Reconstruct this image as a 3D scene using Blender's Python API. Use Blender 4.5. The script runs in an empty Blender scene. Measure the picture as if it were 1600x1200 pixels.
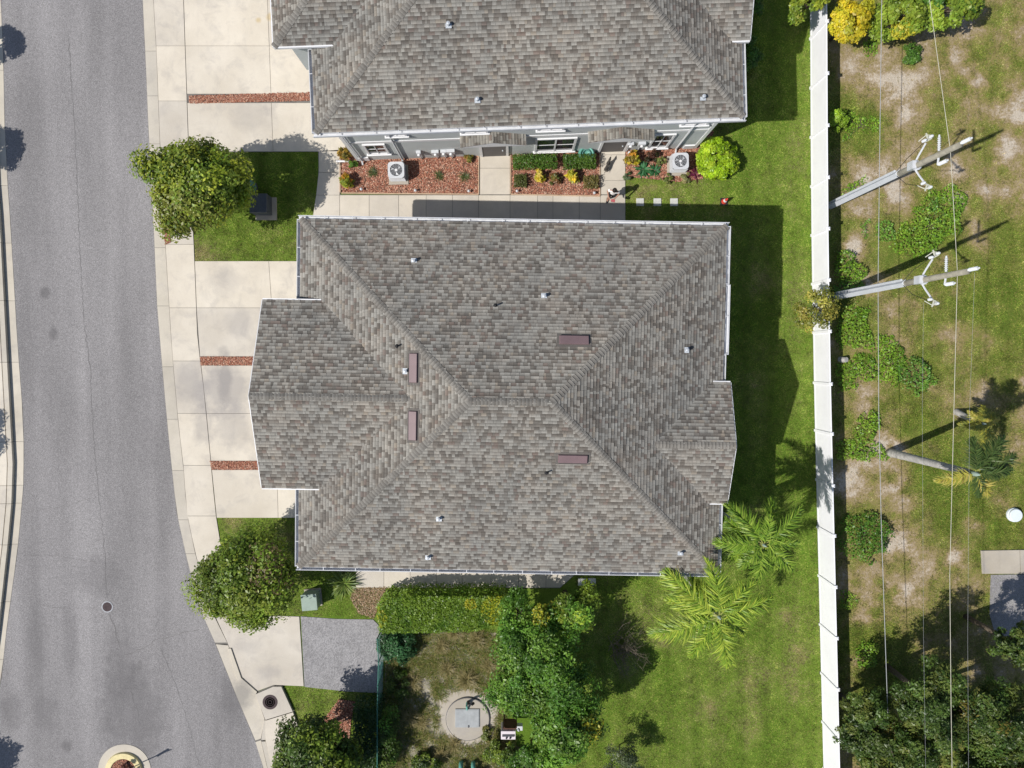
import bpy, bmesh, math, random
import numpy as np
from mathutils import Vector, Matrix

# ------------------------------------------------------------------ camera, world, sun, exposure
scene = bpy.context.scene
COL = scene.collection
CAM_H = 36.0
FPX = 1110.0                                   # focal length in photograph pixels (1600 wide)
TILT = -math.atan(40.0 / FPX)
cam_data = bpy.data.cameras.new('camera')
cam_data.sensor_width = 36.0
cam_data.lens = FPX / 1600.0 * 36.0
cam_data.clip_end = 3000
cam = bpy.data.objects.new('camera', cam_data)
cam.location = (0, 0, CAM_H)
cam.rotation_euler = (TILT, 0, 0)
COL.objects.link(cam)
scene.camera = cam

SHX, SHY = 0.785, 0.343                        # shadow run per metre of height
SUN_EL = math.atan(1 / math.hypot(SHX, SHY))
world = bpy.data.worlds.new('World')
scene.world = world
world.use_nodes = True
wn = world.node_tree
sky = wn.nodes.new('ShaderNodeTexSky')
sky.sky_type = 'NISHITA'
sky.sun_disc = False
sky.sun_elevation = SUN_EL
sky.sun_rotation = math.atan2(-SHX, -SHY)
wn.links.new(sky.outputs[0], wn.nodes['Background'].inputs[0])
wn.nodes['Background'].inputs[1].default_value = 0.09
sun_data = bpy.data.lights.new('sun', 'SUN')
sun_data.energy = 4.6
sun_data.angle = math.radians(0.53)
sun_data.color = (1.0, 0.96, 0.90)
sun = bpy.data.objects.new('sun', sun_data)
sun.rotation_euler = Vector((SHX, SHY, -1)).to_track_quat('-Z', 'Y').to_euler()
sun.location = (-40, -18, 60)
COL.objects.link(sun)
scene.view_settings.view_transform = 'Standard'
scene.view_settings.look = 'None'
scene.view_settings.gamma = 1.0
scene.view_settings.exposure = 0.10
scene.render.engine = 'CYCLES'
scene.cycles.max_bounces = 6
scene.cycles.transparent_max_bounces = 4

# ------------------------------------------------------------------ measuring helpers
RX = np.array(Matrix.Rotation(TILT, 3, 'X'))


def G(px, py, z=0.0):
    """photograph pixel -> world point at height z"""
    d = RX @ np.array([(px - 800) / FPX, (600 - py) / FPX, -1.0])
    t = (z - CAM_H) / d[2]
    return np.array([d[0] * t, d[1] * t, z])


def GL(pts, z=0.0):
    return [tuple(G(x, y, z)[:2]) for x, y in pts]


def MPP(z=0.0):
    return (CAM_H - z) / FPX


def hash2(ix, iy, s):
    h = (ix.astype(np.int64) * 374761393 + iy.astype(np.int64) * 668265263 + s * 974634777) & 0x7fffffff
    h = ((h ^ (h >> 13)) * 1274126177) & 0x7fffffff
    return ((h ^ (h >> 16)) & 0xffff) / 65535.0


def vnoise(x, y, s=0):
    ix = np.floor(x); iy = np.floor(y); fx = x - ix; fy = y - iy
    fx = fx * fx * (3 - 2 * fx); fy = fy * fy * (3 - 2 * fy)
    a = hash2(ix, iy, s); b = hash2(ix + 1, iy, s); c = hash2(ix, iy + 1, s); d = hash2(ix + 1, iy + 1, s)
    return (a * (1 - fx) + b * fx) * (1 - fy) + (c * (1 - fx) + d * fx) * fy


def fbm(x, y, s=0, o=4):
    v = 0; a = .5; t = 0
    for i in range(o):
        v = v + a * vnoise(x, y, s + i); t += a; a *= .5; x = x * 2.03 + 7.1; y = y * 2.03 - 3.7
    return v / t


def in_poly(x, y, poly):
    c = np.zeros(x.shape, bool); n = len(poly); j = n - 1
    for i in range(n):
        xi, yi = poly[i]; xj, yj = poly[j]
        if yi != yj:
            c ^= ((yi > y) != (yj > y)) & (x < (xj - xi) * (y - yi) / (yj - yi) + xi)
        j = i
    return c


# ------------------------------------------------------------------ materials
class Mat:
    def __init__(s, name, rough=.8, spec=.3, metal=0.0):
        s.m = bpy.data.materials.new(name); s.m.use_nodes = True; s.nt = s.m.node_tree
        s.b = s.nt.nodes['Principled BSDF']; s.out = s.nt.nodes['Material Output']
        s.b.inputs['Roughness'].default_value = rough
        s.b.inputs['Specular IOR Level'].default_value = spec
        s.b.inputs['Metallic'].default_value = metal

    def n(s, t, **k):
        x = s.nt.nodes.new(t)
        for a, v in k.items():
            if a in x.inputs: x.inputs[a].default_value = v
            else: setattr(x, a, v)
        return x

    def l(s, a, b): s.nt.links.new(a, b)

    def pos(s):
        return s.n('ShaderNodeNewGeometry').outputs['Position']

    def noise(s, scale, detail=4.0, rough=.6, vec=None, dist=0.0, sx=1, sy=1, rz=0):
        x = s.n('ShaderNodeTexNoise', Scale=scale, Detail=detail, Roughness=rough, Distortion=dist)
        vec = vec or s.pos()
        if sx != 1 or sy != 1 or rz:
            mp = s.n('ShaderNodeMapping'); mp.inputs['Scale'].default_value = (sx, sy, 1); mp.inputs['Rotation'].default_value = (0, 0, rz)
            s.l(vec, mp.inputs['Vector']); vec = mp.outputs[0]
        s.l(vec, x.inputs['Vector'])
        return x.outputs['Fac']

    def ramp(s, fac, stops):
        x = s.n('ShaderNodeValToRGB'); e = x.color_ramp.elements
        while len(e) < len(stops): e.new(.5)
        for i, (p, c) in enumerate(stops):
            e[i].position = p
            e[i].color = (c, c, c, 1) if isinstance(c, (int, float)) else (*c, 1)
        s.l(fac, x.inputs['Fac'])
        return x.outputs['Color']

    def mix(s, fac, a, b, mode='MIX'):
        x = s.n('ShaderNodeMix'); x.data_type = 'RGBA'; x.blend_type = mode
        for v, i in ((fac, 0), (a, 6), (b, 7)):
            if isinstance(v, (int, float)): x.inputs[i].default_value = v if i == 0 else (v, v, v, 1)
            elif isinstance(v, tuple): x.inputs[i].default_value = (*v, 1)
            else: s.l(v, x.inputs[i])
        return x.outputs[2]

    def math(s, op, a, b=0.0):
        x = s.n('ShaderNodeMath', operation=op)
        for i, v in enumerate((a, b)):
            if isinstance(v, (int, float)): x.inputs[i].default_value = v
            else: s.l(v, x.inputs[i])
        return x.outputs[0]

    def blob(s, p, r, stretch=1.0, nscale=2.0, rz=0.0):
        """soft-edged stain mask round a ground point"""
        sub = s.n('ShaderNodeVectorMath', operation='SUBTRACT'); s.l(s.pos(), sub.inputs[0]); sub.inputs[1].default_value = (p[0], p[1], p[2] if len(p) > 2 else 0)
        mp = s.n('ShaderNodeMapping'); mp.inputs['Rotation'].default_value = (0, 0, rz); mp.inputs['Scale'].default_value = (1, 1 / stretch, 0)
        s.l(sub.outputs[0], mp.inputs['Vector'])
        ln = s.n('ShaderNodeVectorMath', operation='LENGTH'); s.l(mp.outputs[0], ln.inputs[0])
        d = s.math('DIVIDE', ln.outputs['Value'], r)
        d = s.math('ADD', d, s.math('MULTIPLY', s.math('SUBTRACT', s.noise(nscale, 5), .5), 1.3))
        return s.ramp(d, [(.45, 1.0), (1.0, 0.0)])

    def color(s, c):
        if isinstance(c, tuple): s.b.inputs['Base Color'].default_value = (*c, 1)
        else: s.l(c, s.b.inputs['Base Color'])
        return s

    def bump(s, h, strength=.3, dist=.02):
        x = s.n('ShaderNodeBump', Strength=strength, Distance=dist); s.l(h, x.inputs['Height']); s.l(x.outputs[0], s.b.inputs['Normal'])
        return s


def plain(name, c, rough=.6, spec=.3, metal=0.0, var=.12, scale=3.0, dirt=0.0):
    m = Mat(name, rough, spec, metal)
    tc = m.n('ShaderNodeTexCoord').outputs['Object']
    f = m.noise(scale, 5, .6, tc)
    lo = tuple(x * (1 - var) for x in c); hi = tuple(min(1, x * (1 + var)) for x in c)
    col = m.ramp(f, [(.3, lo), (.7, hi)])
    if dirt:
        g = m.ramp(m.noise(scale * 2.7, 6, .7, tc), [(.5, 0.0), (.75, 1.0)])
        col = m.mix(m.math('MULTIPLY', g, dirt), col, tuple(x * .45 for x in c))
    m.color(col); m.bump(m.noise(scale * 14, 3, .5, tc), .12, .01)
    return m.m


def attr_mat(name, rough=.6, spec=.2, transl=0.0, fine=0.0, age=False):
    m = Mat(name, rough, spec)
    a = m.n('ShaderNodeAttribute', attribute_name='Col').outputs['Color']
    if fine:
        f = m.ramp(m.noise(fine, 3, .6), [(.3, .82), (.7, 1.15)])
        a = m.mix(1.0, a, f, 'MULTIPLY')
    if age:                                   # weathering: broad fading, rusty-brown and dark algae patches
        a = m.mix(1.0, a, m.ramp(m.noise(.35, 5, .6), [(.3, (.86, .87, .88)), (.7, (1.12, 1.10, 1.07))]), 'MULTIPLY')
        a = m.mix(1.0, a, m.ramp(m.noise(.9, 6, .7, dist=.5), [(.45, (1.0, 1.0, 1.0)), (.7, (1.05, .985, .94))]), 'MULTIPLY')
        a = m.mix(1.0, a, m.ramp(m.noise(1.7, 6, .75, sx=1, sy=.4), [(.5, (1.0, 1.0, 1.0)), (.75, (.84, .85, .86))]), 'MULTIPLY')
    m.color(a)
    if transl:
        t = m.n('ShaderNodeBsdfTranslucent'); mx = m.n('ShaderNodeMixShader'); mx.inputs[0].default_value = transl
        m.l(m.mix(1.0, a, (1.25, 1.2, .6), 'MULTIPLY'), t.inputs['Color'])
        m.l(m.b.outputs[0], mx.inputs[1]); m.l(t.outputs[0], mx.inputs[2]); m.l(mx.outputs[0], m.out.inputs[0])
    return m.m


MT = {}
MT['leaf'] = attr_mat('leaf', .42, .35, .3)
MT['blade'] = attr_mat('grass_blade', .6, .15, .3)
MT['chip'] = attr_mat('wood_chip', .85, .1)
MT['shingle'] = attr_mat('asphalt_shingle', .95, .1, fine=45, age=True)
MT['shingle_cap'] = None

m = Mat('ridge_cap', .92, .15)
rnd = m.n('ShaderNodeObjectInfo').outputs['Random']
c = m.ramp(rnd, [(0, (.180, .168, .150)), (.5, (.212, .199, .178)), (1, (.245, .231, .207))])
c = m.mix(1.0, c, m.n('ShaderNodeAttribute', attribute_name='Col').outputs['Color'], 'MULTIPLY')
m.color(m.mix(1.0, c, m.ramp(m.noise(45, 3, .6), [(.3, .85), (.7, 1.12)]), 'MULTIPLY'))
MT['shingle_cap'] = m.m

# asphalt road
m = Mat('asphalt', .88, .25)
big = m.noise(.22, 4, .55, sx=1.0, sy=.45)
c = m.ramp(big, [(.3, (.212, .203, .203)), (.7, (.268, .257, .257))])
fine = m.noise(26, 3, .75)
c = m.mix(1.0, c, m.ramp(fine, [(.3, .62), (.7, 1.38)]), 'MULTIPLY')
grit = m.n('ShaderNodeTexVoronoi', Scale=38.0); m.l(m.pos(), grit.inputs['Vector'])
c = m.mix(1.0, c, m.ramp(grit.outputs['Color'], [(.1, .76), (.9, 1.24)]), 'MULTIPLY')
trk = m.noise(.5, 3, .5, sx=1.6, sy=.12)
c = m.mix(1.0, c, m.ramp(trk, [(.35, .84), (.65, 1.06)]), 'MULTIPLY')
for p, r, st, k, rz in (((205, 1115), 2.0, 1.7, .42, .3), ((150, 900), 1.6, .8, .28, 0), ((190, 1040), 1.2, 2.0, .28, .3), ((60, 1000), .6, 4.0, .25, .1), ((110, 1000), .5, 5.0, .25, .1), ((20, 1110), .8, 1.5, .35, 0), ((70, 1110), .7, 2.0, .28, 0),
                        ((360, 1090), .7, 2.6, .4, .45), ((70, 458), .35, 1, .55, 0), ((83, 520), .3, 1.4, .5, 0), ((235, 700), .8, 2.5, .16, 0), ((105, 1165), .35, 1.2, .5, 0)):
    c = m.mix(m.math('MULTIPLY', m.blob(G(*p), r, st, 1.6, rz), k), c, (.095, .090, .092))
m.color(c); m.bump(fine, .5, .012)
MT['asphalt'] = m.m
MT['tar'] = plain('crack_filler', (.135, .128, .125), .8, var=.3, scale=8)

# concrete
def concrete(name, lo, hi, stain=.35, extra=()):
    m = Mat(name, .85, .25)
    c = m.ramp(m.noise(.45, 4, .6), [(.3, lo), (.7, hi)])
    rnd = m.n('ShaderNodeObjectInfo').outputs['Random']
    c = m.mix(1.0, c, m.ramp(rnd, [(0, (.90, .90, .91)), (1, (1.05, 1.04, 1.02))]), 'MULTIPLY')
    st = m.ramp(m.noise(1.1, 6, .65, dist=.6), [(.5, 0.0), (.72, 1.0)])
    c = m.mix(m.math('MULTIPLY', st, stain), c, (.33, .305, .285))
    st2 = m.ramp(m.noise(2.6, 6, .7, sx=1, sy=.35), [(.56, 0.0), (.75, 1.0)])
    c = m.mix(m.math('MULTIPLY', st2, stain * .6), c, (.36, .33, .30))
    for p, r, s_, k, col in extra:
        c = m.mix(m.math('MULTIPLY', m.blob(G(*p), r, s_, 1.3), k), c, col)
    fine = m.noise(30, 3, .7)
    c = m.mix(1.0, c, m.ramp(fine, [(.3, .94), (.7, 1.06)]), 'MULTIPLY')
    m.color(c); m.bump(fine, .2, .006)
    return m.m


GREY = (.29, .27, .262)
MT['drive'] = concrete('driveway_concrete', (.52, .47, .395), (.625, .575, .495), .42,
    extra=(((352, 608), 1.9, .9, .6, GREY), ((300, 600), 1.2, 1, .5, GREY), ((372, 505), .9, 1, .4, GREY), ((365, 665), 1.3, 1.2, .4, GREY), ((395, 180), 1.5, .8, .3, GREY),
           ((352, 590), .45, 4.0, .6, (.24, .225, .22)), ((320, 665), .8, 1.4, .35, GREY), ((352, 440), 1.2, .7, .25, GREY),
           ((404, 32), .2, 1, .85, (.5, .40, .24)), ((422, 27), .25, 1, .85, (.5, .40, .24)), ((420, 1050), .9, .5, .3, GREY), ((385, 1010), 1.0, .5, .3, GREY)))
MT['walk'] = concrete('walkway_concrete', (.49, .445, .375), (.60, .55, .475), .3)
MT['kerb'] = concrete('kerb_concrete', (.46, .42, .35), (.56, .515, .44), .4,
    extra=(((378, 1085), .8, 1.2, .6, (.2, .19, .18)),))
MT['joint'] = plain('joint_filler', (.16, .15, .135), .9, var=.25, scale=2)
MT['padstone'] = concrete('pad_concrete', (.36, .32, .26), (.45, .41, .345), .7)
m = Mat('gravel_paving', .9, .2)
v = m.n('ShaderNodeTexVoronoi', Scale=22.0); m.l(m.pos(), v.inputs['Vector'])
c = m.ramp(v.outputs['Color'], [(.1, (.20, .195, .20)), (.9, (.36, .35, .355))])
c = m.mix(1.0, c, m.ramp(m.noise(1.2, 5, .65), [(.3, .85), (.7, 1.1)]), 'MULTIPLY')
m.color(c); m.bump(v.outputs['Distance'], .6, .02); MT['gravel'] = m.m


def ground_mat(name, stops, fine_lo=.62, fine_hi=1.38, amp=.8):
    """soil colour from a painted-by-place cover value (0 bare .. 1 green) broken up by noise"""
    m = Mat(name, .95, .1)
    a = m.n('ShaderNodeAttribute', attribute_name='Col').outputs['Fac']
    f = m.math('ADD', a, m.math('MULTIPLY', m.math('SUBTRACT', m.noise(1.7, 9, .78), .5), amp))
    f = m.math('ADD', f, m.math('MULTIPLY', m.math('SUBTRACT', m.noise(7.5, 5, .75), .5), amp * .7))
    c = m.ramp(f, stops)
    fine = m.noise(17, 5, .75)
    c = m.mix(1.0, c, m.ramp(fine, [(.28, fine_lo), (.72, fine_hi)]), 'MULTIPLY')
    m.color(c); m.bump(fine, .8, .04)
    return m.m


MT['lawn'] = ground_mat('lawn_soil', [(0, (.25, .19, .09)), (.25, (.21, .20, .065)), (.5, (.15, .205, .034)), (1, (.095, .165, .018))], amp=.6)
MT['lot'] = ground_mat('lot_soil', [(0.03, (.47, .41, .33)), (.13, (.39, .32, .235)), (.28, (.29, .225, .13)), (.45, (.235, .195, .075)), (.62, (.165, .175, .04)), (1, (.10, .15, .022))], amp=1.15)
MT['ground'] = plain('far_ground', (.13, .14, .06), .95, var=.4, scale=.15)
MT['soil'] = plain('bed_soil', (.16, .095, .065), .95, var=.3, scale=6)
MT['sandy'] = plain('pale_sand', (.30, .27, .21), .95, var=.45, scale=2.5, dirt=.7)

MT['stucco'] = plain('wall_stucco', (.50, .525, .52), .85, .2, var=.04, scale=1.5)
MT['white'] = plain('white_trim', (.72, .72, .73), .45, .4, var=.03, scale=2)
MT['gutter'] = plain('gutter_aluminium', (.58, .59, .61), .6, .2, var=.1, scale=3)
MT['vinyl'] = plain('white_vinyl', (.87, .87, .90), .5, .3, var=.03, scale=1.1, dirt=.10)
m = Mat('window_glass', .06, .6); m.color((.035, .04, .045)); MT['glass'] = m.m
MT['door'] = plain('door_paint', (.09, .085, .09), .5, var=.15)
MT['deck'] = plain('roof_felt', (.12, .11, .10), .95, var=.1)
MT['mauve'] = plain('mauve_metal', (.17, .115, .12), .5, .4, var=.08, scale=4)
MT['galv'] = plain('galvanised_metal', (.50, .53, .56), .55, .4, .3, var=.1, scale=6)
MT['black'] = plain('black_rubber', (.02, .02, .022), .7, var=.2)
MT['dark'] = plain('dark_metal', (.06, .062, .07), .5, .4, var=.2, scale=6)
MT['greymetal'] = plain('light_grey_metal', (.56, .575, .60), .45, .4, .1, var=.08, scale=5)
MT['bark'] = plain('bark', (.13, .105, .08), .95, .1, var=.35, scale=9)
MT['twig'] = plain('bare_twig', (.17, .14, .11), .95, .1, var=.3, scale=9)
MT['palmbark'] = plain('palm_bark', (.40, .385, .36), .9, .1, var=.3, scale=5)
MT['polewood'] = plain('pole_wood', (.25, .235, .19), .9, .1, var=.25, scale=5)
MT['polegrey'] = plain('pole_cover', (.55, .57, .60), .6, .3, var=.08, scale=2, dirt=.2)
MT['ceramic'] = plain('pale_ceramic', (.56, .58, .60), .5, .3, var=.05)
MT['ceramicy'] = plain('cream_ceramic', (.50, .50, .42), .4, .4, var=.08)
MT['cable'] = plain('cable_grey', (.34, .35, .36), .6, .3, var=.1)
MT['cablew'] = plain('cable_pale', (.48, .46, .38), .5, .4, var=.1)
MT['boxdark'] = plain('dark_cabinet', (.075, .082, .10), .45, .4, var=.2, scale=4)
MT['boxgreen'] = plain('green_cabinet', (.25, .32, .27), .5, .3, var=.1, scale=4)
MT['teal'] = plain('teal_paint', (.12, .33, .27), .5, .3, var=.15, scale=5, dirt=.2)
MT['tealdark'] = plain('green_plastic', (.10, .24, .21), .5, .3, var=.2, scale=5)
MT['fencegreen'] = plain('green_vinyl_wire', (.05, .17, .135), .5, .3, var=.15)
MT['yellow'] = plain('yellow_paint', (.66, .57, .31), .7, .2, var=.12, scale=5, dirt=.3)
MT['orange'] = plain('cone_red', (.62, .07, .04), .55, .3, var=.1)
MT['rustlid'] = plain('iron_cover', (.085, .066, .068), .95, .05, var=.2, scale=12)
MT['ringiron'] = plain('pale_iron', (.40, .41, .43), .95, .05, var=.15, scale=12)
MT['whitelid'] = plain('white_lid', (.66, .72, .76), .5, .3, var=.06, scale=3)
MT['edging'] = plain('bed_edging', (.50, .36, .25), .85, .2, var=.15, scale=5)
MT['stone'] = plain('stepping_stone', (.50, .50, .47), .85, .2, var=.12, scale=5)
MT['hatch'] = plain('aluminium_hatch', (.33, .345, .35), .7, .3, .1, var=.12, scale=4)
MT['brownbox'] = plain('rusty_panel', (.10, .05, .035), .8, .2, var=.35, scale=5)
MT['cabpink'] = plain('pale_cabinet', (.66, .60, .63), .5, .3, var=.05)
MT['skin'] = plain('skin', (.36, .20, .14), .55, .3, var=.05)
MT['shirt'] = plain('white_cotton', (.80, .79, .78), .9, .1, var=.05, scale=12)
MT['shorts'] = plain('dark_cotton', (.025, .025, .028), .9, .1, var=.2, scale=12)
MT['hair'] = plain('dark_hair', (.018, .013, .011), .7, .3, var=.3, scale=20)
MT['pink'] = plain('red_case', (.42, .10, .11), .5, .3, var=.1)
MT['fur'] = plain('dark_fur', (.05, .046, .042), .9, .2, var=.4, scale=14)
MT['furlight'] = plain('pale_fur', (.5, .48, .44), .9, .2, var=.2, scale=14)
MT['signgrey'] = plain('sign_back', (.45, .46, .47), .4, .4, .4, var=.08)


# ------------------------------------------------------------------ mesh builders
def np_mesh(name, V, F, mat, col=None, smooth=False):
    V = np.ascontiguousarray(V, np.float32).reshape(-1, 3); F = np.ascontiguousarray(F, np.int32)
    me = bpy.data.meshes.new(name)
    me.vertices.add(len(V)); me.vertices.foreach_set('co', V.ravel())
    k = F.shape[1]
    me.loops.add(F.size); me.loops.foreach_set('vertex_index', F.ravel())
    me.polygons.add(len(F)); me.polygons.foreach_set('loop_start', np.arange(0, F.size, k, dtype=np.int32))
    if smooth: me.polygons.foreach_set('use_smooth', np.ones(len(F), bool))
    if col is not None:
        ca = me.color_attributes.new('Col', 'FLOAT_COLOR', 'POINT')
        cc = np.ones((len(V), 4), np.float32); cc[:, :3] = col
        ca.data.foreach_set('color', cc.ravel())
    me.update(calc_edges=True); me.validate()
    if mat: me.materials.append(mat)
    return me


def link(name, me, parent=None, loc=(0, 0, 0), rot=(0, 0, 0)):
    o = bpy.data.objects.new(name, me); COL.objects.link(o)
    o.location = tuple(float(q) for q in loc); o.rotation_euler = rot
    if parent: o.parent = parent
    return o


def tag(o, label=None, cat=None, group=None, kind=None):
    if label: o['label'] = label
    if cat: o['category'] = cat
    if group: o['group'] = group
    if kind: o['kind'] = kind
    return o


def thing(name, label, cat, loc=(0, 0, 0), rz=0.0, group=None):
    return tag(link(name, None, None, loc, (0, 0, rz)), label, cat, group)


class B:
    """collects simple shapes into one mesh"""
    def __init__(s): s.v = []; s.f = []

    def add(s, v, f):
        o = len(s.v); s.v += [tuple(float(c) for c in p) for p in v]; s.f += [tuple(i + o for i in q) for q in f]; return s

    def box(s, c, d, rz=0.0, taper=1.0):
        x, y, z = (q / 2 for q in d); co, si = math.cos(rz), math.sin(rz); V = []
        for k, t in ((-z, 1), (z, taper)):
            for a, b in ((-x, -y), (x, -y), (x, y), (-x, y)):
                a *= t; b *= t
                V.append((c[0] + a * co - b * si, c[1] + a * si + b * co, c[2] + k))
        return s.add(V, [(3, 2, 1, 0), (4, 5, 6, 7), (0, 1, 5, 4), (1, 2, 6, 5), (2, 3, 7, 6), (3, 0, 4, 7)])

    def prism(s, poly, z0, z1):
        n = len(poly)
        a = sum(poly[i][0] * poly[(i + 1) % n][1] - poly[(i + 1) % n][0] * poly[i][1] for i in range(n))
        if a < 0: poly = poly[::-1]
        V = [(x, y, z0) for x, y in poly] + [(x, y, z1) for x, y in poly]
        F = [tuple(range(n - 1, -1, -1)), tuple(range(n, 2 * n))] + [(i, (i + 1) % n, n + (i + 1) % n, n + i) for i in range(n)]
        return s.add(V, F)

    def tube(s, pts, rad, n=8, cap=True):
        pts = [Vector(p) for p in pts]
        if isinstance(rad, (int, float)): rad = [rad] * len(pts)
        V = []; up = None
        for i, p in enumerate(pts):
            d = (pts[min(i + 1, len(pts) - 1)] - pts[max(i - 1, 0)]).normalized()
            if up is None: up = Vector((0, 0, 1)) if abs(d.z) < .9 else Vector((1, 0, 0))
            a = d.cross(up).normalized(); b = a.cross(d).normalized()
            for k in range(n):
                t = 2 * math.pi * k / n; V.append(p + (a * math.cos(t) + b * math.sin(t)) * rad[i])
        F = []
        for i in range(len(pts) - 1):
            for k in range(n): F.append((i * n + k, i * n + (k + 1) % n, (i + 1) * n + (k + 1) % n, (i + 1) * n + k))
        if cap: F += [tuple(range(n - 1, -1, -1)), tuple((len(pts) - 1) * n + k for k in range(n))]
        return s.add(V, F)

    def lathe(s, prof, n=20, c=(0, 0, 0)):
        V = []; F = []
        for r, z in prof:
            for k in range(n):
                t = 2 * math.pi * k / n; V.append((c[0] + r * math.cos(t), c[1] + r * math.sin(t), c[2] + z))
        for i in range(len(prof) - 1):
            for k in range(n): F.append((i * n + k, i * n + (k + 1) % n, (i + 1) * n + (k + 1) % n, (i + 1) * n + k))
        if prof[-1][0] > 1e-6: F.append(tuple((len(prof) - 1) * n + k for k in range(n)))
        if prof[0][0] > 1e-6: F.append(tuple(range(n - 1, -1, -1)))
        return s.add(V, F)

    def mesh(s, name, mat):
        me = bpy.data.meshes.new(name); me.from_pydata(s.v, [], s.f); me.update()
        if mat: me.materials.append(mat)
        return me

    def obj(s, name, mat, parent=None, loc=(0, 0, 0), rot=(0, 0, 0), bevel=0.0, smooth=False):
        me = s.mesh(name, mat)
        if bevel:
            bm = bmesh.new(); bm.from_mesh(me)
            bmesh.ops.remove_doubles(bm, verts=bm.verts, dist=1e-5)
            es = [e for e in bm.edges if len(e.link_faces) == 2 and e.calc_face_angle(0) > .5]
            bmesh.ops.bevel(bm, geom=es, offset=bevel, segments=2, affect='EDGES', profile=.6)
            bm.to_mesh(me); bm.free()
        if smooth: me.polygons.foreach_set('use_smooth', [True] * len(me.polygons))
        return link(name, me, parent, loc, rot)


def polyline_at(P, y):
    for (x0, y0), (x1, y1) in zip(P, P[1:]):
        if (y0 <= y <= y1): return x0 + (x1 - x0) * (y - y0) / (y1 - y0)
    return P[0][0] if y < P[0][1] else P[-1][0]


def shrink(poly, d):
    """pull a convex-ish polygon in by d"""
    n = len(poly); a = sum(poly[i][0] * poly[(i + 1) % n][1] - poly[(i + 1) % n][0] * poly[i][1] for i in range(n))
    if a < 0: poly = poly[::-1]
    out = []
    for i in range(n):
        p0 = Vector(poly[i - 1]); p1 = Vector(poly[i]); p2 = Vector(poly[(i + 1) % n])
        e1 = (p1 - p0).normalized(); e2 = (p2 - p1).normalized()
        n1 = Vector((-e1.y, e1.x)); n2 = Vector((-e2.y, e2.x)); k = n1 + n2
        k = k / max(.4, k.dot(k)) * 2
        out.append(tuple(p1 + k * d))
    return out


# ------------------------------------------------------------------ ground, road, kerbs, paving (px outlines of the flat ground)
RE = [(219, -170), (223, 0), (228, 100), (232, 200), (240, 350), (245.6, 477), (255, 590), (264, 687), (276, 800), (290, 864), (311, 948), (336, 1004), (371, 1091), (399, 1158), (416, 1215), (470, 1370)]
LE = [(-8, -170), (2, 0), (6, 100), (8, 200), (12, 280), (17, 350), (28, 537), (36, 642), (38, 700), (37, 762), (28, 860), (10, 990), (3, 1060), (-12, 1130), (-60, 1370)]
KL = [(236, -170), (240, 0), (245, 83), (250, 217), (257, 350), (259, 387), (266, 500), (270, 560), (279, 661), (287, 729), (292, 800), (306, 867), (328, 948), (357, 1007), (374, 1060)]
SW = [(283, -170), (287, 0), (295, 233), (303, 376), (309, 530), (319, 609), (330, 725), (337, 800), (345, 850), (362, 915), (385, 965)]
DL = [(-22, -170), (-13, 0), (-8, 150), (-1, 290), (4, 350), (15, 560), (24, 725), (22, 785), (16, 850), (2, 976), (-8, 1050), (-24, 1130), (-74, 1370)]

tag(link('ground', np_mesh('ground', [(-900, -900, -.12), (900, -900, -.12), (900, 900, -.12), (-900, 900, -.12)], [(0, 1, 2, 3)], MT['ground'])), kind='structure')


def blobs_val(x, y, blobs):
    v = np.zeros_like(x)
    for px, py, r in blobs:
        p = G(px, py); rr = r * MPP() * 1.1
        d = ((x - p[0]) ** 2 + (y - p[1]) ** 2) / (rr * rr)
        v = np.maximum(v, np.exp(-d * 1.2))
    return v * np.clip(.15 + 1.9 * (fbm(x * 1.3, y * 1.3, 61, 5) - .25) , 0, 1.15)


SAND = [(1400, 110, 25), (1410, 150, 40), (1420, 180, 25), (1400, 260, 30), (1390, 300, 35), (1350, 270, 26), (1500, 100, 25), (1530, 130, 18), (1350, 350, 28), (1340, 380, 25), (1400, 480, 35), (1420, 500, 28), (1370, 450, 24), (1480, 500, 24),
        (1500, 540, 18), (1470, 520, 14), (1400, 640, 34), (1370, 620, 24), (1400, 750, 28), (1410, 790, 28), (1340, 770, 22), (1520, 820, 20), (1500, 790, 14), (1565, 790, 22), (1480, 405, 18), (1530, 385, 20), (1500, 310, 18), (1590, 180, 22), (1580, 230, 16),
        (1490, 265, 14), (1400, 850, 22), (1420, 920, 22), (1360, 960, 18), (1490, 870, 12), (1395, 690, 22), (1450, 250, 10), (1540, 300, 12), (1600, 600, 14), (1555, 480, 10), (1497, 455, 12), (1590, 715, 14)]
BROWN = [(1560, 60, 75), (1340, 120, 40), (1560, 160, 60), (1340, 300, 45), (1335, 640, 42), (1350, 920, 60), (1400, 930, 55), (1330, 760, 45), (1560, 240, 45), (1340, 400, 40), (1340, 1040, 30), (1440, 860, 35), (1380, 700, 40), (1545, 620, 30), (1590, 300, 30), (1590, 690, 40), (1520, 130, 40)]
LUSH = [(1350, 200, 40), (1480, 390, 45), (1460, 560, 60), (1480, 760, 60), (1460, 820, 50), (1540, 560, 50), (1560, 480, 55), (1520, 430, 40), (1440, 150, 22), (1470, 200, 30), (1560, 830, 26), (1330, 500, 30), (1440, 660, 35), (1500, 700, 40), (1560, 380, 40), (1340, 1000, 25)]
DRYLAWN = [(1010, 300, 26), (1050, 296, 30), (1090, 290, 22), (1030, 330, 22), (1240, 220, 18), (1240, 330, 14), (1180, 1060, 22), (1250, 1080, 26), (1255, 1020, 18), (1040, 1000, 26), (1010, 940, 26), (1170, 1150, 25), (1230, 960, 18), (320, 398, 26), (440, 985, 40), (1100, 1100, 30), (575, 935, 30), (985, 930, 20), (360, 815, 22), (420, 860, 40), (455, 905, 20)]


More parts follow.
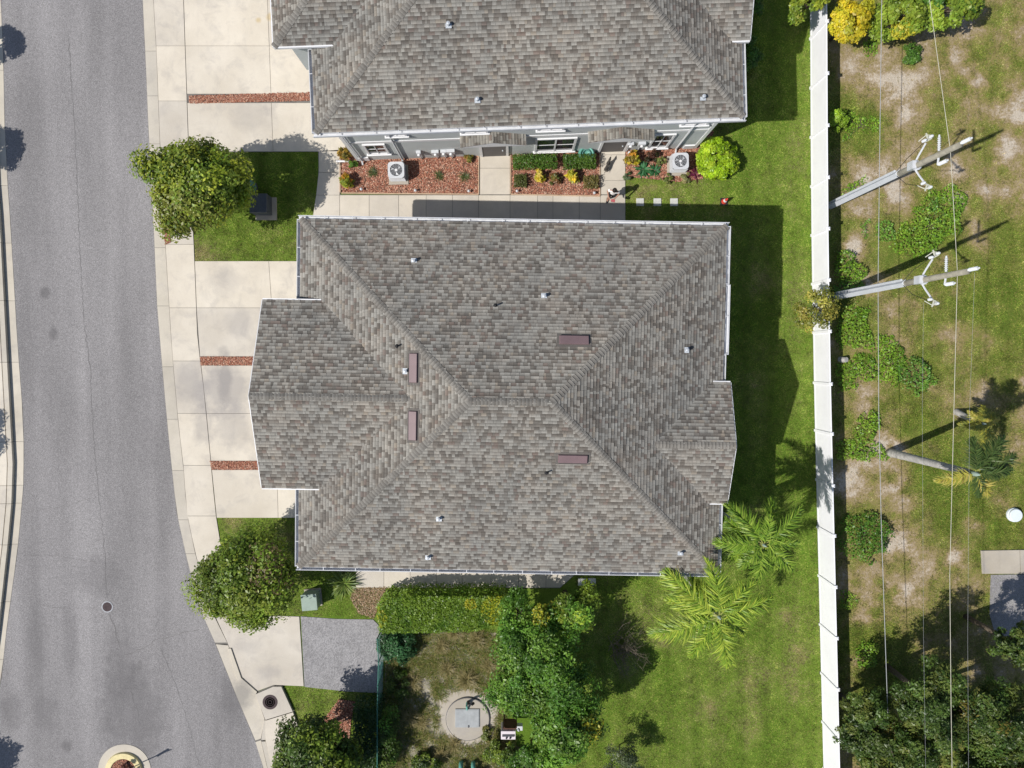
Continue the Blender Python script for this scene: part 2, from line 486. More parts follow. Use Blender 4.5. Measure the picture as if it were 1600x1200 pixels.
def lot_cover(x, y):
    f = .635 + (fbm(x * .35, y * .35, 11) - .5) * .9 + (fbm(x * 1.5, y * 1.5, 21) - .5) * .6
    f = f - .58 * blobs_val(x, y, SAND) - .34 * blobs_val(x, y, BROWN) + .35 * blobs_val(x, y, LUSH)
    return np.clip(f, 0, 1)


def lawn_cover(x, y):
    f = .80 + (fbm(x * .5, y * .5, 31) - .5) * .8 + (fbm(x * 2.2, y * 2.2, 41) - .5) * .4
    # faint mower stripes running along the wall strip
    f = f + .05 * np.sign(np.sin(x * 3.4)) * (x > 9)
    f = f - .5 * blobs_val(x, y, DRYLAWN)
    return np.clip(f, 0, 1)


FENCE_X = [(1265.5, -400), (1266, 0), (1267, 212), (1268.5, 400), (1272.5, 620), (1276, 760), (1281.5, 980), (1287, 1200), (1297, 1600)]
FXW = np.array([G(x + 1.5, y)[:2] for x, y in FENCE_X])[::-1]


def fence_x(y): return np.interp(y, FXW[:, 1], FXW[:, 0])


def ground_grid(name, x0, x1, y0, y1, st, z, mat, cover, amp):
    xs = np.arange(x0, x1 + st / 2, st); ys = np.arange(y0, y1 + st / 2, st); nx, ny = len(xs), len(ys)
    X, Y = np.meshgrid(xs, ys); X = X.ravel(); Y = Y.ravel()
    X = X + (fence_x(Y) - 15.25) * np.clip((X - 10) / 5.25, 0, 1)
    Z = z + (fbm(X * .8, Y * .8, 5) - .5) * amp
    i = np.arange(nx * ny).reshape(ny, nx)
    F = np.stack([i[:-1, :-1], i[:-1, 1:], i[1:, 1:], i[1:, :-1]], -1).reshape(-1, 4)
    c = cover(X, Y)
    return tag(link(name, np_mesh(name, np.stack([X, Y, Z], 1), F, mat, c[:, None].repeat(3, 1))), kind='structure')


ground_grid('lawn', -17, 15.25, -26, 27, .2, -.012, MT['lawn'], lawn_cover, .02)
ground_grid('vacant_lot', 15.25, 42, -30, 30, .16, -.02, MT['lot'], lot_cover, .07)

road_poly = GL(RE) + GL(LE)[::-1]
rd = B()
LEw, REw = GL(LE), GL(RE)
yy = sorted(set([p[1] for p in RE] + [p[1] for p in LE] + list(range(-170, 1371, 55))))
rows = [(G(polyline_at(LE, y), y), G(polyline_at(RE, y), y)) for y in yy]
V = []; F = []
for a, b in rows: V += [(a[0], a[1], .012), (b[0], b[1], .012)]
for i in range(len(rows) - 1): F.append((2 * i + 2, 2 * i + 3, 2 * i + 1, 2 * i))
rd.add(V, F)
road = tag(rd.obj('road', MT['asphalt']), kind='structure')
# the far side of the street scene beyond the left pavement
rng = random.Random(3)


def crack(pts, w, parent):
    P = []
    for (x0, y0), (x1, y1) in zip(pts, pts[1:]):
        n = max(2, int(math.hypot(x1 - x0, y1 - y0) / 5))
        for i in range(n):
            t = i / n; P.append((x0 + (x1 - x0) * t + rng.uniform(-1, 1) * 1.3, y0 + (y1 - y0) * t + rng.uniform(-1, 1) * 1.3))
    V = []; F = []
    for i, (x, y) in enumerate(P):
        p = G(x, y); q = G(*P[min(i + 1, len(P) - 1)]) - G(*P[max(0, i - 1)]); q = q / (np.linalg.norm(q) + 1e-9)
        ww = w * rng.uniform(.2, .95)
        V += [(p[0] - q[1] * ww, p[1] + q[0] * ww, .0165), (p[0] + q[1] * ww, p[1] - q[0] * ww, .0165)]
    for i in range(len(P) - 1): F.append((2 * i, 2 * i + 1, 2 * i + 3, 2 * i + 2))
    B().add(V, F).obj('crack', MT['tar'], parent)


crack([(108, 60), (110, 113), (115, 173), (120, 267), (125, 390), (131, 500), (141, 575), (144, 642), (150, 725), (157, 800), (163, 850), (167, 936)], .016, road)
crack([(169, 958), (178, 976), (184, 1000), (191, 1018)], .02, road)
crack([(38, 869), (70, 866), (110, 872), (164, 881)], .012, road)
crack([(195, 1024), (225, 1012), (245, 1000), (280, 990), (315, 982)], .016, road)
crack([(40, 800), (100, 792), (157, 774)], .010, road)
crack([(60, 945), (120, 952), (158, 948)], .010, road)
crack([(250, 1010), (268, 1050), (285, 1100), (300, 1150), (312, 1200)], .012, road)
crack([(205, 1080), (214, 1110), (222, 1140)], .012, road)
crack([(8, 250), (60, 243), (120, 246)], .007, road)


def slab(name, poly_px, mat, parent, z1=.03, z0=-.06, gap=.008):
    return B().prism(shrink(GL(poly_px), gap), z0, z1).obj(name, mat, parent, bevel=.006)


HARD = [GL(LE[:-1] + RE[::-1])]          # outlines where no grass grows


def base_sheet(name, poly_px, mat, z=.006):
    o = B().prism(GL(poly_px), z - .02, z).obj(name, mat); tag(o, kind='structure'); HARD.append(GL(poly_px)); return o


# right gutter (drop kerb)
gut = base_sheet('gutter', [p for p in RE if p[1] <= 1010] + [(340, 1012), (357, 1007)] + [p for p in KL if p[1] <= 1000][::-1], MT['joint'])
ys = [-170, -90, -5, 80, 150, 225, 310, 387, 478, 573, 655, 735, 812, 865, 925, 1004]
for a, b in zip(ys, ys[1:]):
    mid = (a + b) / 2
    slab('gutter_segment', [(polyline_at(RE, a), a), (polyline_at(RE, mid), mid), (polyline_at(RE, b), b), (polyline_at(KL, b), b), (polyline_at(KL, mid), mid), (polyline_at(KL, a), a)], MT['kerb'], gut, .022)
inlet = base_sheet('storm_inlet', [(338, 1006), (357, 1007), (374, 1060), (399, 1082), (415, 1123), (413, 1155), (425, 1200), (470, 1330), (450, 1330), (416, 1215), (399, 1158), (371, 1091)], MT['joint'])
slab('apron', [(337, 1006), (357, 1008), (374, 1060), (400, 1084), (414, 1124), (408, 1154), (399, 1157), (371, 1091)], MT['kerb'], inlet, .018)
slab('apron', [(399, 1159), (408, 1156), (418, 1200), (452, 1300), (440, 1300), (416, 1214)], MT['kerb'], inlet, .02)
slab('kerb_segment', [(357, 1012), (362, 1012), (378, 1058), (403, 1080), (399, 1086), (372, 1063)], MT['kerb'], inlet, .09)
slab('kerb_segment', [(413, 1124), (418, 1124), (416, 1155), (409, 1155)], MT['kerb'], inlet, .09)
slab('kerb_segment', [(409, 1157), (416, 1157), (428, 1200), (465, 1300), (455, 1300), (419, 1200)], MT['kerb'], inlet, .09)

# pavement along the houses
pav = base_sheet('pavement', [p for p in KL if p[1] <= 949] + [(340, 958), (385, 965)] + SW[::-1], MT['joint'])
ys = [-170, -80, -5, 72, 158, 235, 300, 382, 481, 564, 646, 727, 806, 880, 950]
for a, b in zip(ys, ys[1:]):
    mid = (a + b) / 2
    slab('paving_slab', [(polyline_at(KL, a), a), (polyline_at(KL, mid), mid), (polyline_at(KL, b), b), (polyline_at(SW, b), b), (polyline_at(SW, mid), mid), (polyline_at(SW, a), a)], MT['drive'], pav)
inl2 = base_sheet('inlet_walk', [(399, 1082), (428, 1070), (441, 1070), (460, 1111), (466, 1132), (480, 1300), (462, 1300), (424, 1196), (416, 1155), (415, 1123)], MT['joint'])
slab('inlet_top', [(400, 1083), (428, 1071), (441, 1071), (459, 1110), (416, 1123)], MT['walk'], inl2, .14)
slab('paving_slab', [(416, 1124), (459, 1111), (466, 1132), (474, 1200), (426, 1196), (416, 1156)], MT['walk'], inl2, .12)
slab('paving_slab', [(426, 1198), (474, 1202), (480, 1300), (462, 1300)], MT['walk'], inl2, .12)

# driveways
def driveway(name, outline, rows, left, vj, right, strips):
    d = base_sheet(name, outline, MT['joint'])
    for (a, b) in rows:
        for (xl, xr) in ((left, vj), (vj, right)):
            slab('driveway_slab', [(polyline_at(xl, a), a), (polyline_at(xr, a), a), (polyline_at(xr, b), b), (polyline_at(xl, b), b)], MT['drive'], d)
    return d


SWi = [(x + .4, y) for x, y in SW]
VJ1 = [(412, -170), (418, 0), (421, 72), (427, 237)]
HX1 = [(540, -170), (545, 237)]
driveway('upper_driveway', [(polyline_at(SW, -170), -170), (540, -170), (545, 237), (295, 238), (287, 0)], [(-170, -80), (-80, -5), (-5, 72), (72, 147), (161, 237)], SWi, VJ1, HX1, None)
VJ2 = [(420, 406), (425, 480), (430, 640), (435, 810)]
HX2 = [(520, 400), (520, 830)]
driveway('middle_driveway', [(305, 408), (520, 408), (520, 809), (341, 809), (330, 725), (319, 609), (309, 530)], [(408, 481), (481, 557), (571, 646), (646, 720), (734, 809)], SWi, VJ2, HX2, None)
PD = [(345, 962), (400, 961), (468, 963), (475, 1072), (428, 1070), (399, 1081), (374, 1060), (357, 1007), (338, 966)]
dp = base_sheet('pump_station_driveway', PD, MT['joint'])
slab('driveway_slab', PD, MT['drive'], dp)
o = B().prism(GL([(470, 963), (525, 967), (583, 968), (600, 985), (598, 1083), (540, 1080), (476, 1073)]), -.05, .018).obj('gravel_pad', MT['gravel']); tag(o, kind='structure')
HARD.append(GL([(470, 963), (525, 967), (583, 968), (600, 985), (598, 1083), (540, 1080), (476, 1073)]))

# walkways between and behind the houses
WALK1 = [(487, 352), (495, 300), (498, 262), (497, 236), (532, 233), (532, 304), (977, 304), (977, 352)]
w1 = base_sheet('garden_walk', WALK1, MT['joint'])
slab('paving_slab', [(498, 236), (531, 234), (531, 269), (498, 270)], MT['walk'], w1)
slab('paving_slab', [(498, 270), (531, 269), (531, 305), (494, 305)], MT['walk'], w1)
slab('paving_slab', [(494, 305), (531, 305), (531, 352), (487, 352)], MT['walk'], w1)
xs = [531, 577, 623, 666, 707, 748, 797, 840, 864, 905, 938, 977]
for a, b in zip(xs, xs[1:]): slab('paving_slab', [(a, 305), (b, 305), (b, 352), (a, 352)], MT['walk'], w1)
w2 = base_sheet('door_walk', [(748, 215), (797, 215), (797, 304), (748, 304)], MT['joint'])
slab('paving_slab', [(748, 216), (797, 214), (797, 263), (748, 263)], MT['walk'], w2); slab('paving_slab', [(748, 263), (797, 263), (797, 304), (748, 304)], MT['walk'], w2)
w3 = base_sheet('door_walk', [(937, 212), (977, 212), (977, 304), (937, 304)], MT['joint'])
slab('paving_slab', [(938, 213), (977, 212), (977, 242), (938, 242)], MT['walk'], w3); slab('paving_slab', [(938, 242), (977, 242), (977, 282), (938, 282)], MT['walk'], w3); slab('paving_slab', [(938, 282), (977, 282), (977, 304), (938, 304)], MT['walk'], w3)
w4 = base_sheet('rear_walk', [(555, 870), (930, 870), (875, 919), (558, 918)], MT['joint'])
xs = [556, 600, 641, 682, 722, 767, 810, 853]
for a, b in zip(xs, xs[1:]): slab('paving_slab', [(a, 870), (b, 870), (b, 918), (a, 918)], MT['walk'], w4)
slab('paving_slab', [(853, 870), (930, 870), (875, 918), (853, 918)], MT['walk'], w4)

# left side of the street: gutter, raised kerb, pavement
gl = base_sheet('left_gutter', DL + LE[::-1], MT['joint'])
ys = [-170, -80, 20, 110, 200, 290, 380, 470, 566, 690, 758, 786, 850, 940, 1030, 1130, 1250]
for a, b in zip(ys, ys[1:]):
    mid = (a + b) / 2; e = lambda P, y, d=0: (polyline_at(P, y) + d, y)
    slab('gutter_segment', [e(DL, a), e(DL, mid), e(DL, b), e(LE, b), e(LE, mid), e(LE, a)], MT['kerb'], gl, .024)
    slab('kerb_segment', [e(DL, a, -8), e(DL, mid, -8), e(DL, b, -8), e(DL, b), e(DL, mid), e(DL, a)], MT['kerb'], gl, .19)
lp = base_sheet('left_pavement', [(x - 8, y) for x, y in DL] + [(-170, 1370), (-170, -170)], MT['joint'])
for a, b in zip(ys, ys[1:]):
    mid = (a + b) / 2
    slab('paving_slab', [e(DL, a, -9), e(DL, mid, -9), e(DL, b, -9), (-60, b), (-60, a)], MT['drive'], lp, .175)
    slab('paving_slab', [(-61, a), (-61, b), (-165, b), (-165, a)], MT['drive'], lp, .175)


# ------------------------------------------------------------------ wood / stone chips, grass
NR = np.random.default_rng(7)


def sample_poly(poly, n, rs=NR):
    P = np.array(poly); lo = P.min(0); hi = P.max(0); out = np.zeros((0, 2))
    while len(out) < n:
        q = lo + (hi - lo) * rs.random((n * 2, 2)); out = np.vstack([out, q[in_poly(q[:, 0], q[:, 1], poly)]])
    return out[:n]


def poly_area(p):
    return abs(sum(p[i][0] * p[(i + 1) % len(p)][1] - p[(i + 1) % len(p)][0] * p[i][1] for i in range(len(p)))) / 2


CHIPCOL = np.array([(.42, .19, .12), (.34, .13, .085), (.50, .28, .19), (.25, .10, .07), (.56, .37, .28), (.38, .17, .12)])


def chips(name, poly, dens, z, pal=CHIPCOL, size=(.03, .075), parent=None):
    n = int(poly_area(poly) * dens); P = sample_poly(poly, n)
    a = NR.random(n) * 6.283; L = NR.uniform(*size, n); Wd = L * NR.uniform(.35, .8, n)
    tx = NR.normal(0, .35, n); ty = NR.normal(0, .35, n)
    ux = np.cos(a); uy = np.sin(a); V = np.zeros((n, 4, 3))
    for k, (su, sv) in enumerate(((-1, -1), (1, -1), (1, 1), (-1, 1))):
        V[:, k, 0] = P[:, 0] + ux * L * su * .5 - uy * Wd * sv * .5
        V[:, k, 1] = P[:, 1] + uy * L * su * .5 + ux * Wd * sv * .5
        V[:, k, 2] = z + NR.random(n) * .03 + tx * L * su * .5 + ty * Wd * sv * .5 + .012
    c = pal[NR.integers(0, len(pal), n)] * NR.uniform(.75, 1.2, (n, 1))
    o = link(name, np_mesh(name, V, np.arange(n * 4).reshape(-1, 4), MT['chip'], c.repeat(4, 0)), parent)
    tag(o, kind='stuff'); return o


def mulch_bed(name, px, dens=900, z=.022, edge=None, label=None):
    p = GL(px); HARD.append(p)
    b = tag(B().prism(p, -.05, z).obj(name, MT['soil']), kind='structure')
    chips('wood_chips', p, dens, z, parent=b)
    if edge:
        for e in edge:
            q = [G(*t) for t in e]
            for s0, s1 in zip(q, q[1:]):
                d = (s1 - s0); L = np.linalg.norm(d); c = (s0 + s1) / 2
                B().box((c[0], c[1], .04), (L, .045, .1), math.atan2(d[1], d[0])).obj('edging_board', MT['edging'], b)
    return b


mulch_bed('mulch_strip', [(296, 150), (545, 143), (545, 156), (296, 162)], 1500)
mulch_bed('mulch_strip', [(313, 557.5), (520, 557.5), (520, 570.5), (315, 570.5)], 1500)
mulch_bed('mulch_strip', [(329, 720.5), (520, 720.5), (520, 733.5), (331, 733.5)], 1500)
mulch_bed('mulch_strip', [(257, 352), (265, 352), (267, 379), (259, 382)], 1500, .034)
mulch_bed('planting_bed', [(532, 232), (747, 222), (747, 303), (534, 301)], 900, edge=[[(534, 302), (748, 304)], [(748, 304), (748, 245)], [(532, 301), (532, 240)]])
mulch_bed('planting_bed', [(798, 220), (936, 215), (936, 306), (798, 303)], 900, edge=[[(798, 304), (937, 307)], [(798, 303), (798, 240)], [(937, 307), (937, 240)]])
mulch_bed('planting_bed', [(977, 212), (1115, 205), (1100, 262), (1098, 280), (1060, 284), (1020, 280), (978, 276)], 800)
mulch_bed('mulch_patch', [(503, 1128), (530, 1092), (555, 1096), (548, 1130), (545, 1175), (520, 1165)], 700, .02)
chips('dry_leaf_litter', GL([(552, 918), (610, 916), (596, 935), (584, 966), (560, 958), (548, 935)]), 900, .0, np.array([(.36, .24, .15), (.28, .18, .11), (.42, .32, .22), (.20, .16, .08)]))


def straps(n, base, az, el, L, W, droop, col, seg=4, fold=0.0, tipcol=None):
    """curved tapering leaf blades; arrays of length n"""
    t = np.linspace(0, 1, seg + 1)[None, :]
    el = np.broadcast_to(el, n)[:, None]; L = np.broadcast_to(L, n)[:, None]; W = np.broadcast_to(W, n)[:, None]; dr = np.broadcast_to(droop, n)[:, None]
    r = L * t * np.cos(el); z = L * t * np.sin(el) - dr * L * t * t
    ca = np.cos(az)[:, None]; sa = np.sin(az)[:, None]
    cx = base[:, 0:1] + r * ca; cy = base[:, 1:2] + r * sa; cz = base[:, 2:3] + z
    w = W * (.35 + .65 * np.sin(np.pi * np.clip(t * .85 + .15, 0, 1)) ** .7) * (1 - t ** 4) * .5
    V = np.zeros((n, seg + 1, 2, 3))
    for k, s in enumerate((-1, 1)):
        V[:, :, k, 0] = cx - sa * w * s; V[:, :, k, 1] = cy + ca * w * s; V[:, :, k, 2] = cz + fold * w
    V = V.reshape(n, -1, 3)
    i = np.arange(seg) * 2
    f = np.stack([i, i + 1, i + 3, i + 2], 1)
    F = (f[None] + (np.arange(n) * (seg + 1) * 2)[:, None, None]).reshape(-1, 4)
    if tipcol is None: C = np.repeat(col, (seg + 1) * 2, 0)
    else:
        tt = np.repeat(t.ravel(), 2)[None, :, None]; C = (col[:, None] * (1 - tt) + tipcol[:, None] * tt).reshape(-1, 3)
    return V.reshape(-1, 3), F, C


def join(parts):
    V = []; F = []; C = []; o = 0
    for v, f, c in parts: V.append(v); F.append(f + o); C.append(c); o += len(v)
    return np.vstack(V), np.vstack(F), np.vstack(C)


def blades(name, P, cover, hgt, pal_dry, pal_green, nper, w, spread=.03, lean=1.1):
    n = len(P)
    base = np.repeat(np.column_stack([P, np.full(n, -.01)]), nper, 0)
    base[:, :2] += NR.normal(0, spread, (n * nper, 2))
    N = n * nper
    cv = np.repeat(cover, nper)[:, None]
    lo = pal_dry[NR.integers(0, len(pal_dry), N)]; hi = pal_green[NR.integers(0, len(pal_green), N)]
    k = np.clip((cv + NR.normal(0, .12, (N, 1)) - .25) / .5, 0, 1)
    tone = NR.uniform(.72, 1.3, n) * (.35 + 1.3 * fbm(P[:, 0] * 3.5, P[:, 1] * 3.5, 91, 4)) * (1 + .16 * np.sin(P[:, 0] * 5.2 + .3 * np.sin(P[:, 1] * .7)))
    col = (lo * (1 - k) + hi * k) * NR.uniform(.7, 1.3, (N, 1)) * np.repeat(tone, nper)[:, None]
    az = NR.random(N) * 6.283; el = NR.uniform(.15, lean, N); L = NR.uniform(.6, 1.2, N) * hgt; ww = w * NR.uniform(.6, 1.2, N) * .5
    sx = -np.sin(az) * ww; sy = np.cos(az) * ww; V = np.zeros((N, 3, 3))
    V[:, 0] = base; V[:, 1] = base; V[:, 2] = base
    V[:, 0, 0] -= sx; V[:, 0, 1] -= sy; V[:, 1, 0] += sx; V[:, 1, 1] += sy
    V[:, 2, 0] += np.cos(az) * L * np.cos(el); V[:, 2, 1] += np.sin(az) * L * np.cos(el); V[:, 2, 2] += L * np.sin(el) * .75
    return tag(link(name, np_mesh(name, V, np.arange(N * 3).reshape(-1, 3), MT['blade'], np.repeat(col, 3, 0))), kind='stuff')


DRY = np.array([(.36, .30, .155), (.30, .24, .12), (.40, .33, .20), (.24, .21, .09)])
GRN = np.array([(.155, .240, .028), (.22, .295, .046), (.105, .182, .02), (.30, .325, .08)])
GRNL = np.array([(0.163, 0.219, 0.030), (0.213, 0.256, 0.043), (0.112, 0.188, 0.022), (0.288, 0.275, 0.075)])


def grass_area(name, px, dens, hgt, cover_fn, dry, grn, nper, w, thin=None, avoid=True, label=None, lean=1.1):
    poly = GL(px); P = sample_poly(poly, int(poly_area(poly) * dens))
    if avoid:
        k = np.ones(len(P), bool)
        for h in HARD: k &= ~in_poly(P[:, 0], P[:, 1], h)
        P = P[k]
    cv = cover_fn(P[:, 0], P[:, 1])
    if thin is not None:
        k = NR.random(len(P)) < np.clip((cv - thin) / .35, .04, 1); P = P[k]; cv = cv[k]
    o = blades(name, P, cv, hgt, dry, grn, nper, w, lean=lean); tag(o, label, 'grass'); return o


grass_area('lawn_grass', [(975, 180), (1140, 180), (1140, -60), (1268, -60), (1271, 480), (1277, 760), (1290, 1260), (900, 1260), (900, 880), (1080, 840), (1080, 345), (975, 352)], 330, .07, lawn_cover, DRY, GRN, 3, .03, label='mown lawn along the white wall-like fence beside the houses')
grass_area('lawn_grass', [(305, 238), (497, 238), (490, 345), (540, 380), (540, 408), (305, 408)], 420, .07, lawn_cover, DRY, GRN, 3, .03, label='small lawn between two driveways under the street tree')
grass_area('lawn_grass', [(341, 810), (520, 810), (560, 880), (585, 967), (470, 961), (345, 961)], 360, .07, lawn_cover, DRY, GRN, 3, .03, label='small lawn patch under the tree at the house corner')
grass_area('lawn_grass', [(441, 1071), (476, 1074), (540, 1081), (600, 1086), (600, 1260), (480, 1260), (462, 1115)], 330, .07, lawn_cover, DRY, GRN, 3, .03, label='grass verge between the storm inlet and the gravel pad')
grass_area('rough_grass', [(1292, -60), (1640, -60), (1640, 1260), (1312, 1260)], 300, .075, lot_cover, DRY, GRNL, 3, .034, thin=.3, label='patchy dry weeds and grass on the vacant lot behind the fence')


# ------------------------------------------------------------------ foliage
def leaves(P, N, size, aspect, col, rs, bend=.25):
    """diamond leaves at P facing roughly N"""
    n = len(P)
    r = rs.normal(size=(n, 3)); u = np.cross(N, r); u /= np.linalg.norm(u, axis=1, keepdims=True) + 1e-9
    v = np.cross(N, u)
    L = (size * rs.uniform(.45, 1.4, n))[:, None]; w = L * aspect
    V = np.stack([P - u * L * .5, P - v * w * .5 - N * L * bend * .3, P + u * L * .5 - N * L * bend, P + v * w * .5 - N * L * bend * .3], 1)
    return V.reshape(-1, 3), np.arange(n * 4).reshape(-1, 4), np.repeat(col, 4, 0)


def unit(a): return a / (np.linalg.norm(a, axis=1, keepdims=True) + 1e-9)


def crown_leaves(seed, radii, nclump, nleaf, size, pal, clump=.28, aspect=.55, up=.7, shell=.55, lobes=.3, flat=.6, low=-.55, jitter=.25, accent=None, lump=.27):
    rs = np.random.default_rng(seed); R = np.array(radii)
    d = rs.normal(size=(nclump * 3, 3)); d = unit(d); d = d[d[:, 2] > low][:nclump]
    nc = len(d)
    ang = np.arctan2(d[:, 1], d[:, 0])
    ph = rs.random(4) * 6.283
    lob = 1 + lobes * (.5 * np.sin(3 * ang + ph[0]) + .35 * np.sin(5 * ang + ph[1] + 2 * d[:, 2]) + .3 * np.sin(2 * ang + ph[2])) + rs.normal(0, .08, nc)
    rad = (shell + (1 - shell) * rs.random(nc) ** .6) * lob * .86
    C = d * rad[:, None] * R
    nm = max(5, nc // 8); maj = C[:nm]
    near = np.argmin(((C[:, None] - maj[None]) ** 2).sum(-1), 1)
    C = C + (maj[near] - C) * lump
    mt_ = rs.uniform(.78, 1.24, nm)[near]
    pal = np.array(pal)
    ci = rs.integers(0, len(pal), nc); cb = rs.uniform(.8, 1.22, nc) * mt_
    parts = []
    cr = clump * R.mean() * rs.uniform(.65, 1.35, nc)
    per = np.maximum(8, (nleaf / nc * (cr / cr.mean()) ** 2)).astype(int)
    idx = np.repeat(np.arange(nc), per); n = len(idx)
    q = unit(rs.normal(size=(n, 3))) * (rs.random(n) ** .45)[:, None]
    q[:, 2] *= flat
    P = C[idx] + q * cr[idx][:, None]
    Nrm = unit(unit(P / R) * .55 + q * .5 + np.array([0, 0, up]) + rs.normal(0, .45, (n, 3)))
    col = pal[ci[idx]] * cb[idx][:, None] * rs.uniform(1 - jitter, 1 + jitter, (n, 1))
    col[:, 0] *= rs.uniform(.9, 1.12, n)
    if accent is not None:
        dirv, width, acol, prob = accent
        dv = np.array(dirv); sel = (unit(C / R) @ (dv / np.linalg.norm(dv)) > width)
        k = sel[idx] & (rs.random(n) < prob); col[k] = np.array(acol) * rs.uniform(.75, 1.2, (k.sum(), 1))
    v, f, c = leaves(P, Nrm, size, aspect, col, rs)
    return v, f, c, C


def tree(name, label, px, z, radii, seed, pal, nclump=90, nleaf=12000, size=.15, cat='tree', trunk_r=.11, base_off=(0, 0), group=None, trunk_mat='bark', limbs=14, **kw):
    """tree whose crown centre appears at pixel px at height z"""
    c = G(px[0], px[1], z); base = (c[0] + base_off[0], c[1] + base_off[1], 0)
    t = thing(name, label, cat, base, 0, group)
    off = np.array([-base_off[0], -base_off[1], z])
    v, f, col, C = crown_leaves(seed, radii, nclump, nleaf, size, pal, **kw)
    v = v + off; v[:, 2] = np.maximum(v[:, 2], .02)
    link('crown', np_mesh('crown', v, f, MT['leaf'], col), t)
    rs = random.Random(seed); b = B()
    fork = Vector((off[0] * .5 + rs.uniform(-.1, .1), off[1] * .5 + rs.uniform(-.1, .1), max(.25, (z - radii[2] * .7))))
    b.tube([(0, 0, -.05), fork * .5 + Vector((rs.uniform(-.06, .06), 0, 0)), fork], [trunk_r * 1.25, trunk_r, trunk_r * .85], 8)
    for i in range(min(limbs, len(C))):
        e = Vector(C[i] * .92 + off); mid = fork.lerp(e, .5) + Vector((rs.uniform(-.15, .15), rs.uniform(-.15, .15), .12))
        b.tube([fork, mid, e], [trunk_r * .55, trunk_r * .32, .012], 5, False)
    b.obj('trunk', MT[trunk_mat], t, smooth=True)
    return t


def shrub(name, label, px, h, r, seed, pal, nleaf=2500, size=.1, cat='shrub', group=None, nclump=None, ry=None, **kw):
    """mounded shrub standing on the ground; px is where its middle shows"""
    c = G(px[0], px[1], h * .5); t = thing(name, label, cat, (c[0], c[1], 0), 0, group)
    kw.setdefault('low', -.25); kw.setdefault('lobes', .22); kw.setdefault('shell', .45)
    v, f, col, C = crown_leaves(seed, (r, ry or r, h * .55), nclump or max(12, int(nleaf / 90)), nleaf, size, pal, **kw)
    v = v + np.array([0, 0, h * .45]); v[:, 2] = np.maximum(v[:, 2], .02 + np.random.default_rng(seed).random(len(v)) * .05)
    link('foliage', np_mesh('foliage', v, f, MT['leaf'], col), t)
    b = B(); rs = random.Random(seed)
    for i in range(min(7, len(C))):
        e = Vector(C[i] * .8 + np.array([0, 0, h * .45])); e.z = max(e.z, .1)
        b.tube([(rs.uniform(-.05, .05), rs.uniform(-.05, .05), -.03), e * .5, e], [.025, .018, .008], 5, False)
    b.obj('stem', MT['bark'], t)
    return t


def box_hedge(name, label, poly_px, h, seed, pal, n, size, cat='hedge', rounding=.16, group=None, accent=None, aspect=.6):
    poly = GL(poly_px, h * .8); P0 = np.array(poly); c = P0.mean(0)
    t = thing(name, label, cat, (c[0], c[1], 0), 0, group); rs = np.random.default_rng(seed)
    loc = [(x - c[0], y - c[1]) for x, y in poly]
    q = sample_poly(loc, n, rs)
    # distance to outline
    d = np.full(n, 9.0); L = len(loc)
    for i in range(L):
        a = np.array(loc[i]); b_ = np.array(loc[(i + 1) % L]); e = b_ - a
        k = np.clip(((q - a) @ e) / (e @ e), 0, 1); d = np.minimum(d, np.linalg.norm(q - a - k[:, None] * e, axis=1))
    top = h * (1 - .06 * (fbm(q[:, 0] * 2.2, q[:, 1] * 2.2, seed) - .3)) - np.clip(rounding - d, 0, 1) ** 2 * 3.0 * h
    side = (d < .22)
    z = np.where(side, top * rs.random(n) ** .7, top - rs.random(n) ** 2 * .18)
    N = unit(np.column_stack([q * .25 * side[:, None], np.ones(n)]) + rs.normal(0, .5, (n, 3)))
    pal = np.array(pal); ci = (fbm(q[:, 0] * 1.6, q[:, 1] * 1.6, seed + 5) * 1.3 - .15) * len(pal)
    ci = np.clip(ci + rs.normal(0, .6, n), 0, len(pal) - .01).astype(int)
    col = pal[ci] * rs.uniform(.7, 1.25, (n, 1))
    if accent is not None:
        for (ax, ay, ar, acol, pr) in accent:
            p = G(ax, ay, h); k = (np.hypot(q[:, 0] - (p[0] - c[0]), q[:, 1] - (p[1] - c[1])) < ar) & (rs.random(n) < pr); col[k] = np.array(acol) * rs.uniform(.8, 1.15, (k.sum(), 1))
    P = np.column_stack([q, np.maximum(z, .03)])
    v, f, cc = leaves(P, N, size, aspect, col, rs)
    link('foliage', np_mesh('foliage', v, f, MT['leaf'], cc), t)
    b = B(); k = rs.integers(0, n, 26)
    for i in k: b.tube([(q[i, 0] * .85, q[i, 1] * .85, -.03), (q[i, 0] * .9, q[i, 1] * .9, h * .7)], [.02, .008], 5, False)
    b.obj('stem', MT['bark'], t)
    return t


def rosette(name, label, px, seed, n, L, W, el, droop, pal, z=0.0, cat='plant', group=None, tip=None, seg=4, spread=.04, stem=True):
    c = G(px[0], px[1], z + .15); t = thing(name, label, cat, (c[0], c[1], 0), 0, group); rs = np.random.default_rng(seed); pal = np.array(pal)
    base = np.column_stack([rs.normal(0, spread, n), rs.normal(0, spread, n), np.full(n, .03 + z)])
    col = pal[rs.integers(0, len(pal), n)] * rs.uniform(.8, 1.2, (n, 1))
    tc = None if tip is None else np.tile(np.array(tip), (n, 1)) * rs.uniform(.8, 1.2, (n, 1))
    v, f, cc = straps(n, base, rs.random(n) * 6.283, rs.uniform(*el, n), rs.uniform(.65, 1.1, n) * L, W, droop, col, seg, .3, tc)
    link('leaf_rosette', np_mesh('leaf_rosette', v, f, MT['leaf'], cc), t)
    if stem: B().lathe([(.05, -.02), (.06, .04 + z), (.03, .1 + z)], 8).obj('stem', MT['bark'], t)
    return t


